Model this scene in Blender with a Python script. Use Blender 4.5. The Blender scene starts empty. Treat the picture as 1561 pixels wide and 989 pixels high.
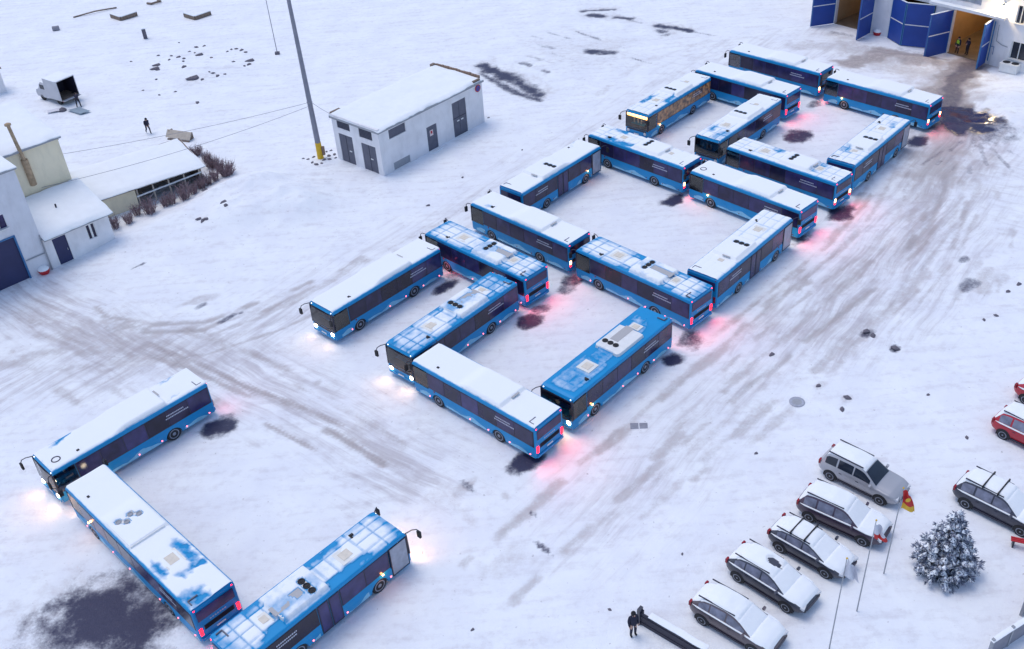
import bpy, bmesh, math, random
import numpy as np
from mathutils import Vector, Matrix
R = math.radians
random.seed(7); RNG = np.random.default_rng(7)
scn = bpy.context.scene
C = scn.collection

# ------------------------------------------------------------------ camera
F_PX, CX, CY = 1536.717, 780.5, 494.5
CAM_H = 41.343
c_r = np.array([0.99710885, -0.04443311, -0.06164126])
c_u = np.array([0.07598649, 0.58305959, 0.80886808])
c_w = np.array([0.0, 0.81121342, -0.58475019])
c_o = np.array([0.0, 0.0, CAM_H])
cd = bpy.data.cameras.new('camera'); cam = bpy.data.objects.new('camera', cd); C.objects.link(cam)
cd.sensor_width = 36.0; cd.lens = 36.0 * F_PX / 1561.0
cd.clip_start = 0.5; cd.clip_end = 6000
M = Matrix(((c_r[0], c_u[0], -c_w[0], 0), (c_r[1], c_u[1], -c_w[1], 0), (c_r[2], c_u[2], -c_w[2], CAM_H), (0, 0, 0, 1)))
cam.matrix_world = M
scn.camera = cam

# ------------------------------------------------------------------ light
SUN_EL, SUN_AZ = 71.0, (-0.80, 0.60)              # where the sun stands (up, and its ground direction)
world = bpy.data.worlds.new('World'); scn.world = world; world.use_nodes = True
nt = world.node_tree; bg = nt.nodes['Background']
sky = nt.nodes.new('ShaderNodeTexSky'); sky.sky_type = 'NISHITA'; sky.sun_disc = False
sky.sun_elevation = R(SUN_EL); sky.sun_rotation = math.atan2(SUN_AZ[0], SUN_AZ[1])
sky.air_density = 1.0; sky.dust_density = 1.4; sky.ozone_density = 1.0
nt.links.new(sky.outputs[0], bg.inputs[0]); bg.inputs[1].default_value = 0.15
sd = bpy.data.lights.new('sun', 'SUN'); so = bpy.data.objects.new('sun', sd); C.objects.link(so)
sd.energy = 0.75; sd.angle = R(28); sd.color = (1.0, 0.93, 0.84)
ce = math.cos(R(SUN_EL)); dv = Vector((-SUN_AZ[0]*ce, -SUN_AZ[1]*ce, -math.sin(R(SUN_EL))))
so.rotation_euler = dv.to_track_quat('-Z', 'Y').to_euler(); so.location = (-40, 40, 60)
vs = scn.view_settings; vs.view_transform = 'Standard'; vs.look = 'None'; vs.gamma = 1.0; vs.use_curve_mapping = False
vs.exposure = 0.43

# ------------------------------------------------------------------ helpers
def ray(px, py):
    return c_w + c_r*((px-CX)/F_PX) - c_u*((py-CY)/F_PX)
def at(px, py, z=0.0):
    d = ray(px, py); q = c_o + d*((z-CAM_H)/d[2]); return float(q[0]), float(q[1])
def height_at(px, py, base):
    """height above ground point 'base' of the image point (px,py)"""
    d = ray(px, py); n = np.array([c_w[0], c_w[1], 0]); t = ((np.array([base[0], base[1], 0])-c_o)@n)/(d@n)
    return float((c_o+t*d)[2])
def _hash(ix, iy, s):
    h = (ix.astype(np.int64)*374761393 + iy.astype(np.int64)*668265263 + s*974711) & 0x7fffffff
    h = ((h ^ (h >> 13))*1274126177) & 0x7fffffff
    return ((h ^ (h >> 16)) & 0xffff)/65535.0
def vnoise(x, y, s=0):
    x = np.asarray(x, float); y = np.asarray(y, float)
    ix, iy = np.floor(x), np.floor(y); fx, fy = x-ix, y-iy
    fx = fx*fx*(3-2*fx); fy = fy*fy*(3-2*fy)
    a, b = _hash(ix, iy, s), _hash(ix+1, iy, s); c, d = _hash(ix, iy+1, s), _hash(ix+1, iy+1, s)
    return (a*(1-fx)+b*fx)*(1-fy)+(c*(1-fx)+d*fx)*fy
def fbm(x, y, s=0, o=4):
    v = 0; a = .5; t = 0
    for k in range(o):
        v = v+a*vnoise(np.asarray(x)*2**k, np.asarray(y)*2**k, s+k); t += a; a *= .5
    return v/t
def sstep(a, b, x):
    t = np.clip((x-a)/(b-a), 0, 1); return t*t*(3-2*t)

def mat(name, col, rough=.6, metal=0, var=0, vscale=8, bump=0, bscale=20, emit=None, estr=0, spec=.5, coat=0):
    m = bpy.data.materials.new(name); m.use_nodes = True
    n = m.node_tree; b = n.nodes['Principled BSDF']
    b.inputs['Base Color'].default_value = (*col, 1); b.inputs['Roughness'].default_value = rough
    b.inputs['Metallic'].default_value = metal; b.inputs['Specular IOR Level'].default_value = spec
    b.inputs['Coat Weight'].default_value = coat
    if var or bump:
        tc = n.nodes.new('ShaderNodeTexCoord')
    if var:
        nz = n.nodes.new('ShaderNodeTexNoise'); nz.inputs['Scale'].default_value = vscale; nz.inputs['Detail'].default_value = 5
        n.links.new(tc.outputs['Object'], nz.inputs['Vector'])
        mr = n.nodes.new('ShaderNodeMapRange'); mr.inputs[1].default_value = .25; mr.inputs[2].default_value = .75
        mr.inputs[3].default_value = 1-var; mr.inputs[4].default_value = 1+var
        n.links.new(nz.outputs[0], mr.inputs[0])
        mx = n.nodes.new('ShaderNodeVectorMath'); mx.operation = 'SCALE'; mx.inputs[0].default_value = col
        n.links.new(mr.outputs[0], mx.inputs['Scale']); n.links.new(mx.outputs[0], b.inputs['Base Color'])
    if bump:
        nb = n.nodes.new('ShaderNodeTexNoise'); nb.inputs['Scale'].default_value = bscale; nb.inputs['Detail'].default_value = 4
        n.links.new(tc.outputs['Object'], nb.inputs['Vector'])
        bp = n.nodes.new('ShaderNodeBump'); bp.inputs['Strength'].default_value = bump; bp.inputs['Distance'].default_value = .05
        n.links.new(nb.outputs[0], bp.inputs['Height']); n.links.new(bp.outputs[0], b.inputs['Normal'])
    if emit:
        b.inputs['Emission Color'].default_value = (*emit, 1); b.inputs['Emission Strength'].default_value = estr
    return m
def glassmat(name, tint, gloss=.25):
    m = bpy.data.materials.new(name); m.use_nodes = True; n = m.node_tree
    for x in list(n.nodes):
        if x.type == 'BSDF_PRINCIPLED': n.nodes.remove(x)
    out = [x for x in n.nodes if x.type == 'OUTPUT_MATERIAL'][0]
    t = n.nodes.new('ShaderNodeBsdfTransparent'); t.inputs[0].default_value = (*tint, 1)
    g = n.nodes.new('ShaderNodeBsdfGlossy'); g.inputs['Roughness'].default_value = .06
    f = n.nodes.new('ShaderNodeFresnel'); f.inputs[0].default_value = 1.5
    ad = n.nodes.new('ShaderNodeMath'); ad.operation = 'ADD'; ad.inputs[1].default_value = gloss*.2; ad.use_clamp = True
    mx = n.nodes.new('ShaderNodeMixShader')
    n.links.new(f.outputs[0], ad.inputs[0]); n.links.new(ad.outputs[0], mx.inputs[0])
    n.links.new(t.outputs[0], mx.inputs[1]); n.links.new(g.outputs[0], mx.inputs[2]); n.links.new(mx.outputs[0], out.inputs[0])
    return m

BLUE = (0.004, 0.26, 0.57)
SNOW = (0.84, 0.865, 0.90)
mm = dict(
 snow=mat('snow', SNOW, .7, var=.03, vscale=1.5, bump=.35, bscale=6, spec=.2),
 blue=mat('bus_blue_paint', BLUE, .45, var=.07, vscale=.9, spec=.3),
 blue_light=mat('livery_light_blue', (0.24, 0.54, 0.74), .4, var=.15, vscale=2),
 glass_dark=mat('tinted_glass', (0.022, 0.019, 0.066), .14, var=.5, vscale=1.1, spec=.4),
 glass_lit=mat('lit_window', (0.05, 0.03, 0.02), .2),
 black=mat('black_rubber', (0.018, 0.018, 0.022), .75, var=.2),
 dark=mat('dark_trim', (0.018, 0.018, 0.040), .5),
 grey=mat('grey_metal', (0.32, 0.33, 0.36), .45, var=.1),
 rim=mat('wheel_rim', (0.24, 0.26, 0.32), .5, var=.15, vscale=6),
 white=mat('white_plastic', (0.74, 0.74, 0.74), .5, var=.06, vscale=3),
 grille=mat('grey_grille', (0.42, 0.41, 0.42), .7, var=.12, vscale=30),
 hatchw=mat('white_hatch', (0.74, 0.73, 0.70), .6, var=.06, vscale=4),
 beige=mat('beige_hatch', (0.66, 0.60, 0.52), .6, var=.1, vscale=5),
 pale=mat('pale_pole', (0.72, 0.70, 0.64), .5),
 seat=mat('driver_seat', (0.03, 0.03, 0.06), .8),
 letter=mat('white_lettering', (0.5, 0.52, 0.62), .6),
 tail=mat('tail_lamp', (0.5, 0.01, 0.02), .3, emit=(1, 0.006, 0.016), estr=5.5),
 tailhot=mat('tail_lamp_hot', (0.8, 0.3, 0.1), .3, emit=(1, 0.42, 0.16), estr=11),
 tailoff=mat('tail_lamp_unlit', (0.28, 0.01, 0.02), .25),
 marker=mat('marker_lamp', (0.7, 0.2, 0.2), .3, emit=(1, 0.12, 0.15), estr=5),
 markw=mat('marker_lamp_white', (0.8, 0.8, 0.8), .3, emit=(.9, .93, 1), estr=2.2),
 amber=mat('amber_lamp', (0.8, 0.35, 0.05), .3, emit=(1, 0.40, 0.10), estr=12),
 head=mat('head_lamp', (0.9, 0.85, 0.75), .2, emit=(1, 0.80, 0.55), estr=16),
 headoff=mat('head_lamp_unlit', (0.6, 0.62, 0.66), .15),
 led=mat('orange_led_sign', (0.6, 0.3, 0.05), .4, emit=(1, 0.52, 0.14), estr=6),
 windscreen=glassmat('windscreen_glass', (0.62, 0.60, 0.66)),
 plaster=mat('white_plaster', (0.80, 0.78, 0.80), .85, var=.09, vscale=.6, bump=.15, bscale=9),
 plaster_y=mat('cream_plaster', (0.86, 0.76, 0.56), .85, var=.06, vscale=.5, bump=.1, bscale=6),
 plaster_g=mat('grey_render', (0.70, 0.70, 0.75), .85, var=.08, vscale=.6, bump=.15, bscale=8),
 steel_door=mat('grey_steel_door', (0.105, 0.11, 0.15), .6, var=.15, vscale=2),
 door_blue=mat('blue_gate_paint', (0.012, 0.055, 0.30), .5, var=.12, vscale=.8),
 door_navy=mat('navy_gate_paint', (0.025, 0.03, 0.10), .55, var=.15, vscale=.9),
 frame_blue=mat('blue_frame', (0.04, 0.16, 0.36), .5),
 pole=mat('weathered_pole', (0.24, 0.24, 0.29), .7, var=.15, vscale=1.5),
 yellow=mat('yellow_paint', (0.72, 0.44, 0.02), .6, var=.12, vscale=3),
 wood=mat('weathered_wood', (0.20, 0.15, 0.12), .85, var=.3, vscale=4),
 paleboard=mat('pale_board', (0.50, 0.44, 0.38), .85, var=.15, vscale=3),
 rust=mat('rusty_pipe', (0.42, 0.30, 0.19), .7, var=.3, vscale=4),
 brick=mat('brown_brick', (0.24, 0.16, 0.12), .9, var=.3, vscale=10),
 tan=mat('tan_wall', (0.42, 0.28, 0.15), .85, var=.12, vscale=.8),
 concrete=mat('wet_concrete', (0.19, 0.15, 0.11), .45, var=.3, vscale=1.0),
 red=mat('red_paint', (0.48, 0.012, 0.02), .45, var=.1),
 twig=mat('purple_brown_twigs', (0.27, 0.19, 0.215), .9, var=.3, vscale=3),
 needle=mat('spruce_needles', (0.085, 0.105, 0.165), .8, var=.4, vscale=6),
 bark=mat('bark', (0.07, 0.05, 0.045), .9),
 stone=mat('dark_rubble', (0.13, 0.12, 0.15), .9, var=.35, vscale=6),
 silver=mat('silver_car_paint', (0.42, 0.42, 0.45), .35, metal=.25, coat=.3, var=.05, vscale=1),
 carblack=mat('black_car_paint', (0.045, 0.047, 0.07), .35, coat=.3, var=.3, vscale=2),
 carbrown=mat('brown_car_paint', (0.11, 0.085, 0.10), .35, coat=.4),
 cardark=mat('dark_plum_car_paint', (0.06, 0.038, 0.065), .35, coat=.4),
 carred=mat('red_car_paint', (0.42, 0.012, 0.03), .35, coat=.4),
 carglass=mat('car_glass', (0.02, 0.028, 0.045), .08, var=.3, vscale=1.5),
 needle2=mat('frosted_needles', (0.34, 0.37, 0.47), .8, var=.2, vscale=5),
 carfrost=mat('frosted_car_glass', (0.19, 0.20, 0.27), .35, var=.5, vscale=2.5),
 cabwall=mat('cab_grey', (0.13, 0.12, 0.15), .8),
 frost=mat('frosted_glass', (0.33, 0.35, 0.42), .4, var=.2, vscale=3),
 cloth=mat('dark_clothes', (0.018, 0.020, 0.045), .9),
 cloth2=mat('dark_trousers', (0.022, 0.022, 0.035), .9),
 hiviz=mat('hi_vis_vest', (0.42, 0.62, 0.03), .7),
 skin=mat('skin', (0.50, 0.31, 0.24), .6),
 hat=mat('black_knit_cap', (0.012, 0.012, 0.018), .9),
 tarp=mat('grey_tarpaulin', (0.24, 0.31, 0.38), .7, var=.12, vscale=2),
 vanpaint=mat('dirty_white_van_paint', (0.50, 0.50, 0.54), .5, var=.1, vscale=1),
 flagred=mat('red_flag_cloth', (0.55, 0.03, 0.03), .8, var=.1),
 flagyel=mat('yellow_flag_cloth', (0.70, 0.42, 0.04), .8),
 flagwhite=mat('white_flag_cloth', (0.62, 0.62, 0.68), .8, var=.06),
 flagblue=mat('blue_flag_cloth', (0.12, 0.16, 0.42), .8),
 signblue=mat('blue_sign_disc', (0.05, 0.06, 0.30), .5),
 warmlamp=mat('lit_lamp', (1, .9, .7), .3, emit=(1, .78, .42), estr=55),
 drain=mat('iced_iron', (0.36, 0.38, 0.45), .6, var=.2, vscale=5),
 paper=mat('paper_notice', (0.75, 0.62, 0.62), .8),
)

def grimy_blue():
    m = mm['blue']; n = m.node_tree; L = n.links.new; b = n.nodes['Principled BSDF']
    src = b.inputs['Base Color'].links[0].from_socket
    tc = n.nodes.new('ShaderNodeTexCoord'); sp = n.nodes.new('ShaderNodeSeparateXYZ'); L(tc.outputs['Object'], sp.inputs[0])
    mr = n.nodes.new('ShaderNodeMapRange'); mr.inputs[1].default_value = 1.15; mr.inputs[2].default_value = .30; mr.inputs[3].default_value = 0; mr.inputs[4].default_value = 1; L(sp.outputs['Z'], mr.inputs[0])
    mp = n.nodes.new('ShaderNodeMapping'); mp.inputs['Scale'].default_value = (1.2, 1.2, 3.5); L(tc.outputs['Object'], mp.inputs['Vector'])
    z = n.nodes.new('ShaderNodeTexNoise'); z.inputs['Scale'].default_value = 1.6; z.inputs['Detail'].default_value = 7; z.inputs['Roughness'].default_value = .7; L(mp.outputs[0], z.inputs['Vector'])
    r2 = n.nodes.new('ShaderNodeMapRange'); r2.inputs[1].default_value = .38; r2.inputs[2].default_value = .72; L(z.outputs[0], r2.inputs[0])
    mu = n.nodes.new('ShaderNodeMath'); mu.operation = 'MULTIPLY'; L(mr.outputs[0], mu.inputs[0]); L(r2.outputs[0], mu.inputs[1])
    m2 = n.nodes.new('ShaderNodeMath'); m2.operation = 'MULTIPLY'; m2.inputs[1].default_value = .24; L(mu.outputs[0], m2.inputs[0])
    mx = n.nodes.new('ShaderNodeMix'); mx.data_type = 'RGBA'; L(m2.outputs[0], mx.inputs['Factor'])
    ia = [q for q in mx.inputs if q.name == 'A' and q.type == 'RGBA'][0]; ib = [q for q in mx.inputs if q.name == 'B' and q.type == 'RGBA'][0]
    L(src, ia); ib.default_value = (0.33, 0.38, 0.44, 1); L([q for q in mx.outputs if q.type == 'RGBA'][0], b.inputs['Base Color'])
def vary_panes():
    m = mm['glass_dark']; n = m.node_tree; b = n.nodes['Principled BSDF']; src = b.inputs['Base Color'].links[0].from_socket
    oi = n.nodes.new('ShaderNodeObjectInfo'); mr = n.nodes.new('ShaderNodeMapRange'); mr.inputs[3].default_value = .45; mr.inputs[4].default_value = 2.1; n.links.new(oi.outputs['Random'], mr.inputs[0])
    v = n.nodes.new('ShaderNodeVectorMath'); v.operation = 'SCALE'; n.links.new(src, v.inputs[0]); n.links.new(mr.outputs[0], v.inputs['Scale']); n.links.new(v.outputs[0], b.inputs['Base Color'])
vary_panes()
def streak_walls():
    for k in ('plaster', 'plaster_g', 'plaster_y'):
        n = mm[k].node_tree; b = n.nodes['Principled BSDF']; src = b.inputs['Base Color'].links[0].from_socket
        tc = n.nodes.new('ShaderNodeTexCoord'); mp = n.nodes.new('ShaderNodeMapping'); mp.inputs['Scale'].default_value = (1.0, 1.0, .40); n.links.new(tc.outputs['Object'], mp.inputs['Vector'])
        z = n.nodes.new('ShaderNodeTexNoise'); z.inputs['Scale'].default_value = 1.4; z.inputs['Detail'].default_value = 7; z.inputs['Roughness'].default_value = .68; n.links.new(mp.outputs[0], z.inputs['Vector'])
        mr = n.nodes.new('ShaderNodeMapRange'); mr.inputs[1].default_value = .48; mr.inputs[2].default_value = .80; mr.inputs[3].default_value = 1.0; mr.inputs[4].default_value = .84; n.links.new(z.outputs[0], mr.inputs[0])
        v = n.nodes.new('ShaderNodeVectorMath'); v.operation = 'SCALE'; n.links.new(src, v.inputs[0]); n.links.new(mr.outputs[0], v.inputs['Scale']); n.links.new(v.outputs[0], b.inputs['Base Color'])
streak_walls()
grimy_blue()      # road salt on the skirts
class MB:
    def __init__(s): s.v = []; s.f = []; s.m = []; s.sm = []
    def add(s, vs_, fs, m=0, smooth=False):
        o = len(s.v); s.v += [tuple(map(float, a)) for a in vs_]
        for f in fs: s.f.append([i+o for i in f]); s.m.append(m); s.sm.append(smooth)
    def box(s, c, d, rz=0, m=0, tilt=None):
        x, y, z = (k/2 for k in d)
        P = [(-x,-y,-z),(x,-y,-z),(x,y,-z),(-x,y,-z),(-x,-y,z),(x,-y,z),(x,y,z),(-x,y,z)]
        mt = Matrix.Rotation(rz, 3, 'Z')
        if tilt is not None: mt = mt @ tilt
        P = [Vector(c)+mt @ Vector(p) for p in P]
        s.add(P, [(0,3,2,1),(4,5,6,7),(0,1,5,4),(1,2,6,5),(2,3,7,6),(3,0,4,7)], m)
    def bar(s, a, b, w, h=None, m=0):
        a, b = Vector(a), Vector(b); d = (b-a); L = d.length
        if L < 1e-6: return
        q = d.to_track_quat('X', 'Z').to_matrix(); h = h or w
        P = [(0,-w/2,-h/2),(L,-w/2,-h/2),(L,w/2,-h/2),(0,w/2,-h/2),(0,-w/2,h/2),(L,-w/2,h/2),(L,w/2,h/2),(0,w/2,h/2)]
        s.add([a+q @ Vector(p) for p in P], [(0,3,2,1),(4,5,6,7),(0,1,5,4),(1,2,6,5),(2,3,7,6),(3,0,4,7)], m)
    def tube(s, pts, r, n=6, m=0, smooth=True, cap=True):
        pts = [Vector(p) for p in pts]; rr = r if isinstance(r, (list, tuple)) else [r]*len(pts); rings = []
        for i, p in enumerate(pts):
            d = (pts[min(i+1, len(pts)-1)]-pts[max(i-1, 0)]).normalized()
            q = d.to_track_quat('Z', 'Y').to_matrix()
            rings.append([p+q @ Vector((rr[i]*math.cos(2*math.pi*k/n), rr[i]*math.sin(2*math.pi*k/n), 0)) for k in range(n)])
        V = [v for rg in rings for v in rg]; Fs = []
        for i in range(len(pts)-1):
            for k in range(n): Fs.append((i*n+k, i*n+(k+1) % n, (i+1)*n+(k+1) % n, (i+1)*n+k))
        s.add(V, Fs, m, smooth)
        if cap: s.add(rings[0], [tuple(reversed(range(n)))], m); s.add(rings[-1], [tuple(range(n))], m)
    def lathe(s, axis_o, axis, prof, n=20, m=0, smooth=True):
        """prof: list of (distance along axis, radius)"""
        q = Vector(axis).to_track_quat('Z', 'Y').to_matrix(); o = Vector(axis_o); V = []
        for t, r in prof:
            for k in range(n): V.append(o+q @ Vector((r*math.cos(2*math.pi*k/n), r*math.sin(2*math.pi*k/n), t)))
        Fs = [(i*n+k, i*n+(k+1) % n, (i+1)*n+(k+1) % n, (i+1)*n+k) for i in range(len(prof)-1) for k in range(n)]
        s.add(V, Fs, m, smooth)
        s.add(V[:n], [tuple(reversed(range(n)))], m); s.add(V[-n:], [tuple(range(n))], m)
    def grid(s, X, Y, Z, keep=None, m=0, smooth=True):
        ny, nx = X.shape; V = list(zip(X.ravel(), Y.ravel(), Z.ravel())); Fs = []
        for j in range(ny-1):
            for i in range(nx-1):
                if keep is None or keep[j, i]: Fs.append((j*nx+i, j*nx+i+1, (j+1)*nx+i+1, (j+1)*nx+i))
        s.add(V, Fs, m, smooth)
    def mesh(s, name, mats):
        me = bpy.data.meshes.new(name); me.from_pydata(s.v, [], s.f)
        for m in (mats if isinstance(mats, (list, tuple)) else [mats]): me.materials.append(m)
        me.polygons.foreach_set('material_index', s.m); me.polygons.foreach_set('use_smooth', s.sm); me.update()
        return me
    def build(s, name, mats, parent=None, loc=None, rz=0):
        return link(name, s.mesh(name, mats), parent, loc, rz)
def link(name, me, parent=None, loc=None, rz=0):
    o = bpy.data.objects.new(name, me); C.objects.link(o)
    if parent is not None: o.parent = parent
    if loc is not None: o.location = loc
    if rz: o.rotation_euler.z = rz
    return o
def tag(o, label=None, cat=None, group=None, kind=None):
    if label: o['label'] = label
    if cat: o['category'] = cat
    if group: o['group'] = group
    if kind: o['kind'] = kind
    return o
def thing(name, label, cat, loc=(0,0,0), rz=0, group=None):
    o = bpy.data.objects.new(name, None); C.objects.link(o); o.location = loc; o.rotation_euler = (0,0,rz); o.empty_display_size = .3
    return tag(o, label, cat, group)
CH = {}
def kids(o):
    return [c for c in o.children]
def copy_tree(o, parent=None):
    c = o.copy(); C.objects.link(c)
    if parent is not None: c.parent = parent
    for ch in kids(o): copy_tree(ch, c)
    return c
def part_box(name, c, d, m, parent, rz=0):
    b = MB(); b.box(c, d, rz); return b.build(name, m, parent)

# ------------------------------------------------------------------ ground
BUS = [  # name, x, y, heading
 ('b1',-23.91,47.16,-135.8),('b2',-20.20,37.63,133.9),('b3',-10.81,33.36,45.2),('b4',-9.40,61.11,-134.8),('b5',-1.61,63.58,133.6),
 ('b6',-3.86,55.73,-133.2),('b7',-1.99,47.81,135.0),('b8',5.95,50.15,-134.3),('b9',1.89,67.66,133.1),('b10',9.42,59.45,131.9),
 ('b11',16.95,61.56,46.1),('b12',19.74,70.05,131.1),('b13',4.30,75.95,46.2),('b14',12.37,78.39,132.3),('b15',16.42,88.85,-134.1),
 ('b16',24.20,90.96,131.8),('b17',21.59,82.56,-134.2),('b18',23.56,73.85,131.5),('b19',31.15,76.37,46.0),('b20',28.58,95.40,132.0),
 ('b21',35.80,86.64,131.6)]
MOUNDS = []   # x, y, rx, ry, h, rot
def mound(px, py, rx, ry, h, rot=0): x, y = at(px, py); MOUNDS.append((x, y, rx, ry, h, rot))
for a in [(430,300,5,3.5,.9,.3),(390,285,3,2.4,.7,0),(350,300,3,2,.55,.6),(455,320,2.5,2,.5,.2),(330,330,6,3,.5,.6),(250,345,4.5,1.3,.22,.7),
          (200,362,3.5,1.2,.2,.7),(310,310,3.5,1.2,.2,.8),(400,330,4,2.5,.5,0),(700,740,1.6,.9,.12,.6),(1400,92,4,1,.35,-.6),(1540,190,5,3,.5,0),
          (1530,150,3,2,.5,0),(1300,110,5,1.5,.25,-.7),(300,110,6,3.5,.35,0),(850,100,6,3,.2,0)]: mound(*a)
def gh(x, y):
    x = np.asarray(x, float); y = np.asarray(y, float)
    yard = sstep(6, 0, np.abs((x-6)*.69+(y-65)*-.72)-14)      # the row of buses: rolled flat
    z = (fbm(x*.12, y*.12, 3, 3)-.5)*.22*(1-.8*yard)+(fbm(x*.7, y*.7, 9, 3)-.5)*.07*(1-.5*yard)
    for mx, my, rx, ry, h, rot in MOUNDS:
        c, s = math.cos(rot), math.sin(rot); u = ((x-mx)*c+(y-my)*s)/rx; v = (-(x-mx)*s+(y-my)*c)/ry
        z = z+h*np.exp(-(u*u+v*v)*1.2)*(.65+.7*fbm(x*.55+5, y*.55, 21, 3))
    far = np.clip((np.hypot(x, y-70)-90)/200, 0, 1)
    return z*(1-far)
def gz(x, y): return float(gh(np.array([x]), np.array([y]))[0])

gx = np.concatenate([[-3000,-1200,-500,-250,-140,-110,-90], np.arange(-75, 75.01, .25), [90,110,140,250,500,1200,3000]])
gy = np.concatenate([[-1500,-400,-100,-20,5,15,20], np.arange(24, 60, .2), np.arange(60, 152, .28), [160,175,200,260,400,800,1600,3500]])
GX, GY = np.meshgrid(gx, gy)
A = {k: np.zeros(GX.shape) for k in ('mud', 'bare', 'wet', 'road', 'road_b')}
DENT = np.zeros(GX.shape)
def seg_dist(X, Y, pts):
    D = np.full(X.shape, 1e9); T = np.zeros(X.shape); acc = 0
    for (x0, y0), (x1, y1) in zip(pts[:-1], pts[1:]):
        dx, dy = x1-x0, y1-y0; L2 = dx*dx+dy*dy+1e-9
        t = np.clip(((X-x0)*dx+(Y-y0)*dy)/L2, 0, 1); d = np.hypot(X-x0-t*dx, Y-y0-t*dy)
        k = d < D; D = np.where(k, d, D); T = np.where(k, acc+t*math.sqrt(L2), T); acc += math.sqrt(L2)
    return D, T, acc
def stroke_w(ch, pts, w, s, soft=.6, dash=0, dent=0, seed=0):
    xs = [p[0] for p in pts]; ys = [p[1] for p in pts]; pad = w*1.6+1
    i0, i1 = np.searchsorted(gx, [min(xs)-pad, max(xs)+pad]); j0, j1 = np.searchsorted(gy, [min(ys)-pad, max(ys)+pad])
    if i1-i0 < 2 or j1-j0 < 2: return
    X, Y = GX[j0:j1, i0:i1], GY[j0:j1, i0:i1]
    D, T, L = seg_dist(X, Y, pts)
    D = D+(fbm(X*.9, Y*.9, 40+seed, 3)-.5)*w*.7
    a = sstep(w/2*(1+soft), w/2*(1-soft), D)*s
    if dash: a = a*sstep(dash-.12, dash+.15, vnoise(T*.45+seed*7.3, D*0+seed, 60+seed))
    A[ch][j0:j1, i0:i1] = np.maximum(A[ch][j0:j1, i0:i1], a)
    if dent: DENT[j0:j1, i0:i1] -= a*dent
def stroke(ch, px, w, s, soft=.6, dash=0, dent=0, seed=0): stroke_w(ch, [at(*p) for p in px], w, s, soft, dash, dent, seed)
def blob(ch, px, py, rx, ry, s, rot=0, edge=.5, seed=1):
    x, y = at(px, py); pad = max(rx, ry)*1.8
    i0, i1 = np.searchsorted(gx, [x-pad, x+pad]); j0, j1 = np.searchsorted(gy, [y-pad, y+pad])
    X, Y = GX[j0:j1, i0:i1], GY[j0:j1, i0:i1]; c, sn = math.cos(rot), math.sin(rot)
    d = np.hypot(((X-x)*c+(Y-y)*sn)/rx, (-(X-x)*sn+(Y-y)*c)/ry)+(fbm(X*1.1, Y*1.1, 80+seed, 3)-.5)*1.0
    A[ch][j0:j1, i0:i1] = np.maximum(A[ch][j0:j1, i0:i1], s*sstep(1+edge, 1-edge, d))
def bundle(ch, px, spread, n, w, s, dash=.45, seed=0, dent=.03):
    """n wandering wheel tracks along one road"""
    rr = random.Random(seed); P = np.array([at(*p) for p in px])
    # resample
    seg = np.hypot(*np.diff(P, axis=0).T); t = np.r_[0, np.cumsum(seg)]; tt = np.linspace(0, t[-1], max(6, int(t[-1]/4)))
    Q = np.c_[np.interp(tt, t, P[:, 0]), np.interp(tt, t, P[:, 1])]
    d = np.gradient(Q, axis=0); d /= np.hypot(d[:, 0], d[:, 1])[:, None]; nrm = np.c_[-d[:, 1], d[:, 0]]
    for k in range(n):
        off = rr.gauss(0, spread/2); ph = rr.random()*6; am = rr.random()*.7
        a, b = sorted((rr.random(), rr.random()))
        if b-a < .35: a, b = max(0, a-.3), min(1, b+.3)
        m = (tt >= a*t[-1]) & (tt <= b*t[-1])
        if m.sum() < 2: continue
        o = off+am*np.sin(tt*.12+ph)
        W = Q+nrm*o[:, None]
        stroke_w(ch, [tuple(q) for q in W[m]], w*(.7+.7*rr.random()), s*(.5+.7*rr.random()), .7, dash, dent, seed*31+k)
# roads and tyre tracks
bundle('mud', [(10,450),(70,475),(130,500),(210,515),(290,520),(380,490),(470,450),(560,395)], 2.6, 10, .55, .7, .35, 1)
bundle('mud', [(20,430),(60,465),(120,505),(200,560),(260,600)], 2.6, 8, .6, .6, .35, 2)
bundle('mud', [(90,480),(200,515),(290,545),(370,580),(450,615),(540,660),(610,710),(680,750)], 2.4, 10, .5, .65, .4, 3)
bundle('mud', [(0,560),(100,540),(220,530),(330,505),(430,470)], 4.2, 10, .8, .55, .35, 4)
bundle('mud', [(330,500),(430,460),(560,392),(640,352),(700,320),(760,285),(840,240),(920,195),(985,150),(1040,110),(1110,70)], 1.6, 8, .5, .38, .45, 5)
bundle('mud', [(400,500),(520,445),(640,375),(720,330),(830,262),(930,205)], .9, 4, .45, .4, .45, 6)
bundle('mud', [(1450,140),(1440,200),(1420,280),(1380,360),(1310,430),(1220,510),(1120,590),(1010,690),(910,775),(840,840),(770,905)], 4.2, 20, .6, .62, .38, 7)
bundle('mud', [(1440,200),(1410,300),(1360,380),(1270,460),(1160,560),(1060,650)], 4.5, 16, .5, .55, .4, 17)
bundle('mud', [(1470,210),(1470,290),(1440,380),(1400,450),(1330,520)], 3.5, 9, .5, .5, .4, 8)
bundle('mud', [(560,655),(640,720),(720,790),(790,850)], 3.5, 8, .5, .35, .5, 9)
bundle('mud', [(640,600),(740,700),(840,780)], 3, 6, .5, .28, .5, 10)
bundle('mud', [(1020,140),(1110,95),(1210,70),(1290,50),(1340,80)], 2.5, 8, .7, .4, .4, 11)
bundle('mud', [(1330,95),(1230,80),(1130,60),(1010,90),(930,150)], 3.5, 9, .8, .4, .4, 12)
bundle('mud', [(0,600),(120,590),(260,560),(330,560)], 5, 9, .6, .4, .4, 13)
bundle('mud', [(130,500),(160,530),(170,560),(200,590)], 3.2, 9, .8, .6, .35, 14)
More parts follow.
